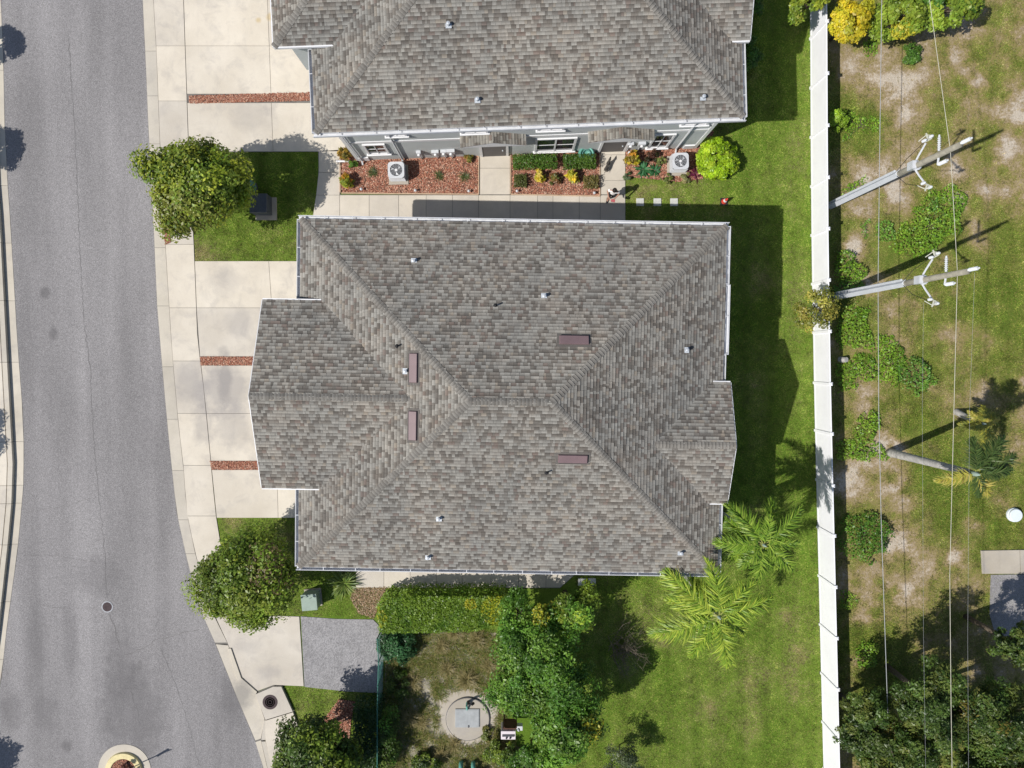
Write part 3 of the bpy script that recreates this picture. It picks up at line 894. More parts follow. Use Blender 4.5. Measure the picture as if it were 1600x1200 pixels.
def palm(name, label, base, z, seed, nf, Lf, pal, lean=(0, 0), trunk_r=.11, yellow=(), dirs=None, droop=.35, boots=True):
    """feather palm with separate fronds; base = world ground point"""
    t = thing(name, label, 'palm tree', base); rs = np.random.default_rng(seed); r_ = random.Random(seed)
    top = Vector((lean[0], lean[1], z))
    P = [Vector((0, 0, -.05)), top * .33 + Vector((lean[0] * -.1, 0, 0)), top * .66, top]
    b = B(); pts = []; rad = []
    for i in range(19):
        u = i / 18; k = min(2, int(u * 3)); w = u * 3 - k
        p = P[k].lerp(P[k + 1], w); pts.append(p); rad.append(trunk_r * (1.25 - .45 * u) * (1 + .05 * (i % 2)))
    b.tube(pts, rad, 10); b.obj('trunk', MT['palmbark'], t, smooth=True)
    B().tube([top - Vector((0, 0, .05)), top + Vector((0, 0, .35)), top + Vector((0, 0, .6))], [trunk_r * .85, trunk_r * .6, .02], 8).obj('crownshaft', MT['boxgreen'], t, smooth=True)
    pal = np.array(pal)
    for i in range(nf):
        if dirs: az, ee, L = dirs[i % len(dirs)]
        else: az = i / nf * 6.283 + rs.normal(0, .2); ee = rs.uniform(.05, .75); L = Lf * rs.uniform(.85, 1.1)
        nl = 92; tt = np.linspace(.12, 1, nl)
        rr = L * tt * math.cos(ee); zz = L * tt * math.sin(ee) - droop * L * tt * tt
        ca, sa = math.cos(az), math.sin(az); o = np.array([top.x, top.y, top.z + .3]); cv_ = rs.normal(0, .13) * L
        base_l = np.column_stack([o[0] + rr * ca - sa * cv_ * tt * tt, o[1] + rr * sa + ca * cv_ * tt * tt, o[2] + zz])
        base_l = np.repeat(base_l, 2, 0) + rs.normal(0, .01, (nl * 2, 3)); side = np.tile([1, -1], nl); tl = np.repeat(tt, 2)
        azl = az + side * (1.2 - .8 * tl) + rs.normal(0, .17, nl * 2)
        ll = L * .30 * np.sin(np.pi * np.clip(tl * .8 + .2, 0, 1)) ** .6 * rs.uniform(.8, 1.1, nl * 2)
        dead = i in yellow
        pc = np.array([(.42, .38, .07), (.50, .42, .12), (.30, .32, .06)]) if dead else pal
        col = pc[rs.integers(0, len(pc), nl * 2)] * rs.uniform(.75, 1.25, (nl * 2, 1))
        parts = [straps(nl * 2, base_l, azl, rs.normal(.1, .32, nl * 2), ll * rs.uniform(.75, 1.25, nl * 2), .042, rs.uniform(.15, .8, nl * 2), col, 3, .5)]
        rb = np.array([[o[0], o[1], o[2]]])
        parts.append(straps(1, rb, np.array([az]), ee, np.array([L]), .05, np.array([droop]), np.array([(.36, .40, .12)]), 3))
        # straps() grows along a parabola, so the midrib uses the same curve in finer steps
        seg = 12; t2 = np.linspace(0, 1, seg + 1); rib = np.column_stack([o[0] + L * t2 * math.cos(ee) * ca - sa * cv_ * t2 * t2, o[1] + L * t2 * math.cos(ee) * sa + ca * cv_ * t2 * t2, o[2] + L * t2 * math.sin(ee) - droop * L * t2 * t2])
        w = .025 * (1 - .75 * t2)[:, None]; sv = np.array([-sa, ca, 0])
        RV = np.stack([rib - sv * w, rib + sv * w], 1).reshape(-1, 3); ii = np.arange(seg) * 2
        RF = np.stack([ii, ii + 1, ii + 3, ii + 2], 1)
        v, f, cc = join([parts[0], (RV, RF, np.tile(np.array([(.34, .36, .10)]), (len(RV), 1)))])
        link('frond', np_mesh('frond', v, f, MT['leaf'], cc), t)
    return t


# ------------------------------------------------------------------ houses
PITCH = .385
ROOFPAL = np.array([(.285, .275, .250), (.268, .258, .234), (.252, .242, .220), (.186, .172, .153), (.162, .149, .133), (.134, .123, .110), (.182, .152, .134), (.262, .236, .200), (.232, .222, .202), (.152, .141, .126)])


def clip_poly(poly, region):
    out = poly; n = len(region)
    for i in range(n):
        a = region[i]; b = region[(i + 1) % n]; inp = out; out = []
        if not inp: return []
        f = lambda p: (b[0] - a[0]) * (p[1] - a[1]) - (b[1] - a[1]) * (p[0] - a[0])
        for j in range(len(inp)):
            p, q = inp[j - 1], inp[j]; fp, fq = f(p), f(q)
            if fq >= 0:
                if fp < 0: k = fp / (fp - fq); out.append((p[0] + (q[0] - p[0]) * k, p[1] + (q[1] - p[1]) * k))
                out.append(q)
            elif fp >= 0: k = fp / (fp - fq); out.append((p[0] + (q[0] - p[0]) * k, p[1] + (q[1] - p[1]) * k))
    return out


def slope_shingles(O, u, v, region, seed, exposure=.142, wr=(.08, .25)):
    """list of (verts, faces, colour, area-score) for one roof plane"""
    rs = random.Random(seed); O = Vector(O); u = Vector(u).normalized(); v = Vector(v).normalized(); nn = u.cross(v).normalized()
    if nn.z < 0: nn = -nn
    us = [p[0] for p in region]; vs = [p[1] for p in region]; out = []
    a2 = sum(region[i][0] * region[(i + 1) % len(region)][1] - region[(i + 1) % len(region)][0] * region[i][1] for i in range(len(region)))
    if a2 < 0: region = region[::-1]
    vv = min(vs); row = 0
    while vv < max(vs):
        x = min(us) - rs.uniform(0, .4); lift0 = 0
        while x < max(us):
            w = rs.uniform(*wr); proud = rs.random() < .5
            q = clip_poly([(x, vv), (x + w - .004, vv), (x + w - .004, vv + exposure + .012), (x, vv + exposure + .012)], region)
            if len(q) >= 3:
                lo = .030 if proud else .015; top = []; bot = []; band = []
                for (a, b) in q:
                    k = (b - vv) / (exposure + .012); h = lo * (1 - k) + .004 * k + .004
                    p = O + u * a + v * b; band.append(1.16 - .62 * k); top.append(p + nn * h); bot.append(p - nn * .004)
                n = len(q); V = top + bot
                F = [tuple(range(n))] + [(i, n + i, n + (i + 1) % n, (i + 1) % n) for i in range(n)]
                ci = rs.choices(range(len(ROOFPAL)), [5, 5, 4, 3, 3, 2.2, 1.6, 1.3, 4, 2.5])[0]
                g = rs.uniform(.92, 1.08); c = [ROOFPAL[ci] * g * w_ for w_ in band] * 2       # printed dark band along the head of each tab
                full = n == 4 and q[0] == (x, vv)
                out.append((V, F, c, w if full and len(q) == 4 else 0, (O + u * (x + w / 2) + v * vv)))
            x += w
        vv += exposure; row += 1
    return out


def col_mesh(name, V, F, C, mat):
    me = bpy.data.meshes.new(name); me.from_pydata([tuple(p) for p in V], [], F); me.update()
    ca = me.color_attributes.new('Col', 'FLOAT_COLOR', 'POINT'); a = np.ones((len(V), 4), np.float32); a[:, :3] = np.array(C); ca.data.foreach_set('color', a.ravel())
    me.materials.append(mat); return me


def house(name, label, loc, rz, hip_front, seed, cam_local):
    A, Bd, E = 9.08, 7.48, 5.5
    RZ = E + Bd * PITCH; RXX = A - Bd
    H = thing(name, label, 'house', loc, rz)
    # walls
    wl = B()
    wl.box((0, 0, 2.68), (16.9, 14.3, 5.54))
    wl.box((-9.27, 0, 4.2), (1.66, 7.3, 3.2)); wl.box((8.72, -1.78, 2.8), (.56, 4.7, 5.6))
    wl.add([(-10.1, -3.6, 5.7), (-10.1, 3.6, 5.7), (-10.1, 0, 7.1), (-9.9, -3.6, 5.7), (-9.9, 3.6, 5.7), (-9.9, 0, 7.1)], [(0, 2, 1), (3, 4, 5), (0, 3, 5, 2), (1, 2, 5, 4), (0, 1, 4, 3)]) if not hip_front else None
    wl.add([(9.0, -4.1, 5.55), (9.0, .55, 5.55), (9.0, -1.78, 6.45), (8.8, -4.1, 5.55), (8.8, .55, 5.55), (8.8, -1.78, 6.45)], [(0, 1, 2), (3, 5, 4), (0, 2, 5, 3), (1, 4, 5, 2), (0, 3, 4, 1)])
    wall = wl.obj('wall', MT['stucco'], H)
    # roof deck
    rf = B(); z0 = E - .02
    rf.add([(-A, -Bd, z0), (A, -Bd, z0), (A, Bd, z0), (-A, Bd, z0), (-RXX, 0, RZ - .02), (RXX, 0, RZ - .02)], [(0, 1, 5, 4), (1, 2, 5), (2, 3, 4, 5), (3, 0, 4), (3, 2, 1, 0)])
    GE, GW, GX = 5.9, 4.0, -10.55; GZ = GE + GW * PITCH
    xe = -A + (GE - E) / PITCH; xr = -A + (GZ - E) / PITCH
    gx = GX + GW if hip_front else GX
    rf.add([(GX, -GW, GE - .02), (xe + .3, -GW, GE - .02), (xr + .3, 0, GZ - .02), (gx, 0, GZ - .02), (xe + .3, GW, GE - .02), (GX, GW, GE - .02),
            (GX, -GW, GE - .12), (xe, -GW, GE - .12), (xe, GW, GE - .12), (GX, GW, GE - .12)],
           [(0, 1, 2, 3), (3, 2, 4, 5), (0, 3, 5), (0, 6, 7, 1), (5, 4, 8, 9), (6, 9, 8, 7), (0, 5, 9, 6)])
    QE, QW, QX, QY = 5.7, 2.6, 9.36, -1.78; QZ = QE + QW * PITCH
    qe = A - (QE - E) / PITCH; qr = A - (QZ - E) / PITCH
    rf.add([(QX, QY - QW, QE - .02), (QX, QY, QZ - .02), (qr - .3, QY, QZ - .02), (qe - .3, QY - QW, QE - .02), (QX, QY + QW, QE - .02), (qe - .3, QY + QW, QE - .02),
            (QX, QY - QW, QE - .12), (qe, QY - QW, QE - .12), (qe, QY + QW, QE - .12), (QX, QY + QW, QE - .12)],
           [(0, 1, 2, 3), (4, 5, 2, 1), (0, 4, 1), (0, 3, 7, 6), (4, 9, 8, 5), (6, 7, 8, 9), (0, 6, 9, 4)])
    roof = rf.obj('roof', MT['deck'], H)
    # shingle planes
    sl = math.sqrt(1 + PITCH * PITCH); S = []
    S += slope_shingles((-A, -Bd, E), (1, 0, 0), (0, 1, PITCH), [(0, 0), (2 * A, 0), (A + RXX, Bd * sl), (A - RXX, Bd * sl)], seed + 1)
    S += slope_shingles((-A, Bd, E), (1, 0, 0), (0, -1, PITCH), [(0, 0), (2 * A, 0), (A + RXX, Bd * sl), (A - RXX, Bd * sl)], seed + 2)
    S += slope_shingles((-A, -Bd, E), (0, 1, 0), (1, 0, PITCH), [(0, 0), (2 * Bd, 0), (Bd, Bd * sl)], seed + 3)
    S += slope_shingles((A, -Bd, E), (0, 1, 0), (-1, 0, PITCH), [(0, 0), (2 * Bd, 0), (Bd, Bd * sl)], seed + 4)
    n_main = len(S); l0 = (GW if hip_front else 0)
    for sgn, k in ((-1, 5), (1, 6)):
        S += slope_shingles((GX, sgn * GW, GE), (1, 0, 0), (0, -sgn, PITCH), [(0, 0), (xe - GX + .12, 0), (xr - GX + .12, GW * sl), (l0, GW * sl)], seed + k)
        S += slope_shingles((QX, QY + sgn * QW, QE), (-1, 0, 0), (0, -sgn, PITCH), [(0, 0), (QX - qe + .12, 0), (QX - qr + .12, QW * sl), (0, QW * sl)], seed + k + 2)
    if hip_front: S += slope_shingles((GX, -GW, GE), (0, 1, 0), (1, 0, PITCH), [(0, 0), (2 * GW, 0), (GW, GW * sl)], seed + 11)
    # hidden pieces under the two cross gables are dropped
    def covered(p):
        x, y, z = p
        if x < -4 and abs(y) < GW and z < GE + (GW - abs(y)) * PITCH - .12 and x < -A + (GE + (GW - abs(y)) * PITCH - E) / PITCH - .35: return True
        return False
    S = [s for i, s in enumerate(S) if not (i < n_main and s[3] and covered(s[4]))]
    cl = Vector(cam_local)
    order = sorted(range(len(S)), key=lambda i: -S[i][3] / ((S[i][4] - cl).length_squared))
    single = set(order[:300])
    V = []; F = []; C = []
    for i, (v_, f_, c_, w_, p_) in enumerate(S):
        if i in single:
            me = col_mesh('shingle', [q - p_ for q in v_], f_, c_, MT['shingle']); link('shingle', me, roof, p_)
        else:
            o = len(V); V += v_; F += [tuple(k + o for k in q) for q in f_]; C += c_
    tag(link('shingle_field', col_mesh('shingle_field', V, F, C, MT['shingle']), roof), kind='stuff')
    # ridge and hip caps
    up = lambda a, b: Vector((a, b, 1)).normalized()
    nS, nN, nW, nE = up(0, -PITCH), up(0, PITCH), up(-PITCH, 0), up(PITCH, 0)
    lines = [((-A, -Bd, E), (-RXX, 0, RZ), nS, nW), ((-A, Bd, E), (-RXX, 0, RZ), nW, nN), ((A, -Bd, E), (RXX, 0, RZ), nE, nS), ((A, Bd, E), (RXX, 0, RZ), nN, nE),
             ((-RXX, 0, RZ), (RXX, 0, RZ), nN, nS), ((gx, 0, GZ), (xr + .1, 0, GZ), nN, nS), ((QX, QY, QZ), (qr - .1, QY, QZ), nS, nN)]
    if hip_front: lines += [((GX, -GW, GE), (gx, 0, GZ), nS, nW), ((GX, GW, GE), (gx, 0, GZ), nW, nN)]
    caps = []
    for a, b, n1, n2 in lines:
        a = Vector(a); b = Vector(b); d = (b - a).normalized(); L = (b - a).length; ex = .146
        s1 = n1.cross(d).normalized(); s2 = n2.cross(d).normalized()
        if s1.dot(n2) > 0: s1 = -s1
        if s2.dot(n1) > 0: s2 = -s2
        nm = (n1 + n2).normalized(); w = .155
        V = []
        for t_, h in ((0, .050), (ex + .02, .022)):
            for s_, hh in ((s1 * w, -.006), (s1 * .03, 0), (s2 * .03, 0), (s2 * w, -.006)): V.append(d * t_ + s_ + nm * (h + hh))
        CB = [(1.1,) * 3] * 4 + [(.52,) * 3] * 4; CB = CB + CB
        V += [p - nm * .016 for p in V]
        F = [(0, 1, 5, 4), (1, 2, 6, 5), (2, 3, 7, 6), (0, 8, 9, 1), (1, 9, 10, 2), (2, 10, 11, 3), (0, 4, 12, 8), (3, 11, 15, 7), (4, 5, 13, 12), (5, 6, 14, 13), (6, 7, 15, 14)]
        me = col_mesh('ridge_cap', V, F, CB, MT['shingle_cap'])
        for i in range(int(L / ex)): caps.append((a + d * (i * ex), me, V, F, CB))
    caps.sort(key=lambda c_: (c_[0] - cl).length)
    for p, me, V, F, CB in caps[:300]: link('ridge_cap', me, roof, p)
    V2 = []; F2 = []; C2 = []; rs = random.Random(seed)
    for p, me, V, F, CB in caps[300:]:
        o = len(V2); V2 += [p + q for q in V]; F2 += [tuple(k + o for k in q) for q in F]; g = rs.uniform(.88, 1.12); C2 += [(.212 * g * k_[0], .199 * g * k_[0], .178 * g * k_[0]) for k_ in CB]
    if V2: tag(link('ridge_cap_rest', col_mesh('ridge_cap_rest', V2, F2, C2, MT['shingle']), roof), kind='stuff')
    # fascia boards on the cross gables
    def board(p, q, t=.03, h=.14):
        fb = B()
        p = Vector(p); q = Vector(q); d = (q - p); s_ = Vector((-d.y, d.x, 0)).normalized() * t
        up_ = Vector((0, 0, h)); V = [p - s_ - up_, q - s_ - up_, q - s_, p - s_, p + s_ - up_, q + s_ - up_, q + s_, p + s_]
        fb.add(V, [(0, 1, 2, 3), (7, 6, 5, 4), (3, 2, 6, 7), (0, 4, 5, 1), (0, 3, 7, 4), (1, 5, 6, 2)])
        fb.obj('fascia', MT['white'], H)
    board((GX, -GW - .03, GE), (xe + .25, -GW - .03, GE)); board((GX, GW + .03, GE), (xe + .25, GW + .03, GE))
    board((QX, QY - QW - .03, QE), (qe + .05, QY - QW - .03, QE)); board((QX, QY + QW + .03, QE), (qe + .05, QY + QW + .03, QE))
    if hip_front: board((GX - .03, -GW, GE), (GX - .03, GW, GE))
    else: board((GX - .01, -GW, GE - .01), (GX - .01, 0, GZ - .01)); board((GX - .01, 0, GZ - .01), (GX - .01, GW, GE - .01))
    board((QX + .01, QY - QW, QE - .01), (QX + .01, QY, QZ - .01)); board((QX + .01, QY, QZ - .01), (QX + .01, QY + QW, QE - .01))
    so = B(); so.box((0, 0, E - .13), (2 * A - .02, 2 * Bd - .02, .04)); so.obj('soffit', MT['white'], H)
    # gutters
    def gutter(p, q, out):
        p = Vector(p); q = Vector(q); d = (q - p).normalized(); o = Vector(out); L = (q - p).length; b = B()
        def strip(o0, o1, z0_, z1_):
            c0 = p + o * o0; V = []
            for e_ in (p, q):
                for oo, zz in ((o0, z0_), (o1, z0_), (o1, z1_), (o0, z1_)): V.append(e_ + o * oo + Vector((0, 0, zz)))
            b.add(V, [(3, 2, 1, 0), (4, 5, 6, 7), (0, 1, 5, 4), (1, 2, 6, 5), (2, 3, 7, 6), (3, 0, 4, 7)])
        strip(.135, .16, -.15, .014); strip(0.0, .16, -.16, -.148); strip(-.012, .004, -.15, -.03)
        g = b.obj('gutter', MT['gutter'], H)
        n = max(1, round(L / 1.22))
        hb = B().box((0, 0, 0), (.03, .165, .012) if abs(d.x) > .5 else (.165, .03, .012)).mesh('hanger', MT['gutter'])
        for i in range(n + 1):
            c_ = p + d * (L * min(max(i / n, .01), .99) + (rs.uniform(-.15, .15) if 0 < i < n else 0)) + o * .075 + Vector((0, 0, .012)); link('hanger', hb, g, c_)
    z = E - .012
    gutter((-A - .12, -Bd, z), (A + .12, -Bd, z), (0, -1, 0)); gutter((-A - .12, Bd, z), (A + .12, Bd, z), (0, 1, 0))
    gutter((-A, -Bd, z), (-A, -GW + .05, z), (-1, 0, 0)); gutter((-A, GW - .05, z), (-A, Bd, z), (-1, 0, 0))
    gutter((A, -Bd, z), (A, QY - QW + .04, z), (1, 0, 0)); gutter((A - .03, QY + QW - .04, z), (A - .03, 2.0, z), (1, 0, 0)); gutter((A + .07, 2.0, z), (A + .07, 5.0, z), (1, 0, 0)); gutter((A + .02, 5.0, z), (A + .02, Bd, z), (1, 0, 0))
    # ---- south and north elevations
    def window(x, zc, w, h, y, facing, muntin=True):
        wdw = B(); t_ = .1; s_ = -1 if facing < 0 else 1
        yy = y + s_ * .035
        wdw.box((x, yy, zc + h / 2 - t_ / 2), (w, .07, t_)); wdw.box((x, yy, zc - h / 2 + t_ / 2), (w, .07, t_)); wdw.box((x - w / 2 + t_ / 2, yy, zc), (t_, .07, h - 2 * t_)); wdw.box((x + w / 2 - t_ / 2, yy, zc), (t_, .07, h - 2 * t_))
        fr = wdw.obj('window', MT['white'], H)
        nx = 2 if w > .9 else 1
        iw = (w - 2 * t_) / nx; ih = (h - 2 * t_) / 2
        for i in range(nx):
            for j in range(2):
                B().box((x - w / 2 + t_ + iw * (i + .5), y + s_ * .012, zc - h / 2 + t_ + ih * (j + .5)), (iw - .03, .02, ih - .03)).obj('pane', MT['glass'], fr)
        mb = B()
        if nx == 2: mb.box((x, y + s_ * .03, zc), (.07 if w > 1.4 else .03, .05, h - 2 * t_))
        mb.box((x, y + s_ * .024, zc), (w - 2 * t_, .03, .03)); mb.obj('muntin', MT['white'], fr)
        B().box((x, y + s_ * .06, zc - h / 2 - .03), (w + .14, .12, .06)).obj('sill', MT['white'], fr)
    yS = -7.152
    window(-7.18, 1.9, 1.05, 1.5, yS, -1); window(1.35, 1.5, 1.95, 2.05, yS, -1); window(6.45, 1.45, 1.0, 2.1, yS, -1)
    for x, w in ((-5.9, .95), (-2.4, 1.2), (1.0, 1.2), (7.45, 1.2)): window(x, 4.35, w, 1.2, yS, -1)
    for x, w in ((-6.0, 1.2), (-1.0, 1.8), (4.0, 1.2)): window(x, 4.3, w, 1.2, 7.152, 1); window(x, 1.6, w, 1.3, 7.152, 1)
    for y_ in (yS - .012, 7.164): B().box((0, y_, 2.9), (16.86, .03, .22)).obj('belly_band', MT['white'], H)
    for x in (-8.40, 8.40): B().box((x, yS - .015, 2.7), (.16, .05, 5.3)).obj('corner_trim', MT['white'], H)
    dsm = B().tube([(0, .05, 5.3), (0, 0, 5.0), (0, 0, .25), (0, -.16, .1)], .045, 6).mesh('downspout', MT['gutter'])
    for x in (-8.2, -6.2, 7.45): link('downspout', dsm, H, (x, yS - .07, 0))
    for x in (-8.08, 8.05): B().box((x, yS - .03, .35), (.5, .06, .5)).obj('vent_cover', MT['white'], H)
    # entry doors and little porch roofs
    for x, seedp in ((-1.6, 31), (4.25, 37)):
        d_ = B().box((x, yS - .02, 1.03), (1.1, .05, 2.06)).obj('door', MT['door'], H); B().lathe([(.0, 0), (.035, 0), (.035, .05), (0, .06)], 10).obj('door_knob', MT['galv'], d_, (x + .42, yS - .045, 1.0), (math.pi / 2, 0, 0))
        B().box((x - .64, yS - .03, 1.08), (.12, .08, 2.2)).box((x + .64, yS - .03, 1.08), (.12, .08, 2.2)).box((x, yS - .03, 2.17), (1.16, .08, .12)).obj('door_frame', MT['white'], H)
        hw, pe, pz, py0, py1 = 1.5, 3.2, 3.72, yS + .0, yS - .48
        pr = B(); pr.add([(x - hw, py0, pe), (x, py0, pz), (x + hw, py0, pe), (x - hw, py1, pe), (x, py1, pz), (x + hw, py1, pe), (x - hw, py0, pe - .1), (x + hw, py0, pe - .1), (x - hw, py1, pe - .1), (x + hw, py1, pe - .1)],
                         [(0, 1, 4, 3), (1, 2, 5, 4), (3, 4, 5, 9, 8), (0, 3, 8, 6), (2, 7, 9, 5), (6, 8, 9, 7)])
        po = pr.obj('porch_roof', MT['white'], H)
        pl = math.hypot(hw, pz - pe); pt = (pz - pe) / hw
        SS = slope_shingles((x - hw, py1 - .02, pe), (0, 1, 0), (1, 0, pt), [(0, 0), (py0 - py1 + .02, 0), (py0 - py1 + .02, pl), (0, pl)], seed + seedp, wr=(.2, .32)) + \
             slope_shingles((x + hw, py1 - .02, pe), (0, 1, 0), (-1, 0, pt), [(0, 0), (py0 - py1 + .02, 0), (py0 - py1 + .02, pl), (0, pl)], seed + seedp + 1, wr=(.2, .32))
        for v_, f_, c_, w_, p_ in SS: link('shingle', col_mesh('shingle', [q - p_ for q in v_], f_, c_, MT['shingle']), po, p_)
        br = B()
        for sx in (-1, 1): br.box((x + sx * 1.3, yS - .22, 3.0), (.09, .4, .09)); br.box((x + sx * 1.3, yS - .06, 2.75), (.09, .09, .6))
        br.obj('bracket', MT['white'], H)
    # garage doors under the overhanging upper floor
    for y in (-2.9, 2.9):
        gd = B().box((-8.47, y, 1.1), (.06, 2.6, 2.2)).obj('garage_door', MT['white'], H)
        for k in range(4): B().box((-8.51, y, .3 + k * .55), (.03, 2.5, .48)).obj('door_panel', MT['white'], gd)
    # roof fittings
    def on_roof(x, y):
        z_ = E + PITCH * min(A - abs(x), Bd - abs(y)); return z_
    def rot_for(x, y):
        if A - abs(x) < Bd - abs(y): return (0, math.atan(PITCH) * (1 if x > 0 else -1), 0)
        return (-math.atan(PITCH) * (1 if y > 0 else -1), 0, 0)
    return H, roof, on_roof, rot_for


def to_local(H, p):
    c, s = math.cos(-H.rotation_euler.z), math.sin(-H.rotation_euler.z); x = p[0] - H.location.x; y = p[1] - H.location.y
    return (x * c - y * s, x * s + y * c)


def roof_point(H, on_roof, px, py):
    z = 7.0
    for _ in range(12):
        p = G(px, py, z); x, y = to_local(H, p); z = on_roof(x, y)
    return x, y, z


def fittings(H, roof, on_roof, rot_for, pipes, stacks, vents):
    for px in pipes:
        x, y, z = roof_point(H, on_roof, *px)
        o = B().box((0, 0, .012), (.24, .24, .02)).lathe([(.06, .02), (.05, .18), (.075, .18), (.075, .23), (.0, .25)], 14, (0, 0, 0)).obj('vent_pipe', MT['galv'], H, (x, y, z + .02))
    for px in stacks:
        x, y, z = roof_point(H, on_roof, *px)
        B().lathe([(.10, 0), (.06, .05), (.035, .06), (.035, .32), (.0, .32)], 12).obj('vent_stack', MT['black'], H, (x, y, z))
    for px, wide in vents:
        x, y, z = roof_point(H, on_roof, *px); r = rot_for(x, y)
        ew = A_ew(x, y)
        d = (.36, 1.2) if ew else (1.2, .36)
        v = B().box((0, 0, .05), (d[0], d[1], .10), 0, .96).obj('ridge_vent', MT['mauve'], H, (x, y, z + .03), r, bevel=.012)
        B().box((0, 0, -.004), (d[0] + .2, d[1] + .2, .016)).obj('flashing', MT['deck'], v)
        if ew: sx = -1 if x < 0 else 1; B().box((sx * .185, 0, .05), (.02, 1.14, .07)).obj('vent_screen', MT['black'], v)
        else: sy = -1 if y < 0 else 1; B().box((0, sy * .185, .05), (1.14, .02, .07)).obj('vent_screen', MT['black'], v)


def A_ew(x, y): return 9.08 - abs(x) < 7.48 - abs(y)


main_loc, main_rz = (-.05, -1.69, 0), math.radians(-.95)
up_loc, up_rz = (.46, 17.37, 0), math.radians(2.13)
Hm = house('house', 'two-storey house with brown-grey shingle hip roof filling the middle of the view', main_loc, main_rz, False, 100, (0, 1.7, 36))
fittings(*Hm, [(647, 408), (850, 463), (1072, 547), (686, 810), (669, 870), (1063, 863), (634, 580)], [(774, 478), (621, 541), (854, 738)],
         [((647, 575), 0), ((646, 665), 0), ((897, 532), 1), ((895, 716), 1)])
Hu = house('house', 'grey house along the top edge with small porch roofs over two doors', up_loc, up_rz, True, 500, (0, -17.4, 36))
fittings(*Hu, [(701, 40), (746, 157), (1098, 153)], [], [])
up = Hu[0]
# utility meters on the near wall of the upper house
for i, (x, zc, w, h) in enumerate(((-5.25, 1.2, .22, .35), (-4.45, 1.15, .35, .4), (-4.05, 1.2, .28, .34), (-3.7, 1.15, .4, .5), (5.0, 1.3, .3, .3), (5.55, 1.25, .35, .4))):
    e = B().box((x, -7.23, zc), (w, .15, h)).obj('meter_box', MT['greymetal'], up, bevel=.015)
    B().tube([(x, -7.2, zc - h / 2), (x, -7.2, .05)], .025, 6).obj('conduit', MT['greymetal'], e)
    B().lathe([(.0, 0), (.07, 0), (.07, .07), (.05, .09), (0, .09)], 12).obj('meter_dial', MT['white'], e, (x, -7.3, zc), (math.pi / 2, 0, 0))


# ------------------------------------------------------------------ white fence
FB = [(1264.5, -120), (1266, 0), (1267, 212), (1268.5, 400), (1272.5, 620), (1276, 760), (1281.5, 980), (1287, 1200), (1291, 1320)]
fence = thing('boundary_fence', 'long white vinyl privacy fence running down the right side of the lawn', 'fence', tuple(G(1272.5, 620)))
f0 = G(1272.5, 620)
ysF = [-88, -14, 61, 138, 215, 292, 368, 444, 520, 598, 672, 749, 823, 899, 975, 1051, 1127, 1200, 1274]
FHt = 1.83
pts = [G(polyline_at(FB, y), y) - f0 for y in ysF]
pm = B().box((0, 0, .93), (.13, .13, 1.90)).mesh('post', MT['vinyl'])
cm = B().add([(-.08, -.08, 0), (.08, -.08, 0), (.08, .08, 0), (-.08, .08, 0), (-.08, -.08, .03), (.08, -.08, .03), (.08, .08, .03), (-.08, .08, .03), (0, 0, .08)], [(3, 2, 1, 0), (0, 1, 5, 4), (1, 2, 6, 5), (2, 3, 7, 6), (3, 0, 4, 7), (4, 5, 8), (5, 6, 8), (6, 7, 8), (7, 4, 8)]).mesh('post_cap', MT['vinyl'])
for p, q in zip(pts, pts[1:]):
    d = q - p; L = np.linalg.norm(d[:2]); a = math.atan2(d[1], d[0]); mcc = (p + q) / 2
    po = link('post', pm, fence, (p[0], p[1], 0), (0, 0, a)); link('post_cap', cm, po, (0, 0, 1.88))
    B().box((mcc[0], mcc[1], .93), (L - .13, .03, 1.66), a).obj('panel', MT['vinyl'], fence)
    B().box((mcc[0], mcc[1], 1.79), (L - .13, .05, .09), a).obj('top_rail', MT['vinyl'], fence)
    B().box((mcc[0], mcc[1], .09), (L - .13, .05, .12), a).obj('bottom_rail', MT['vinyl'], fence)


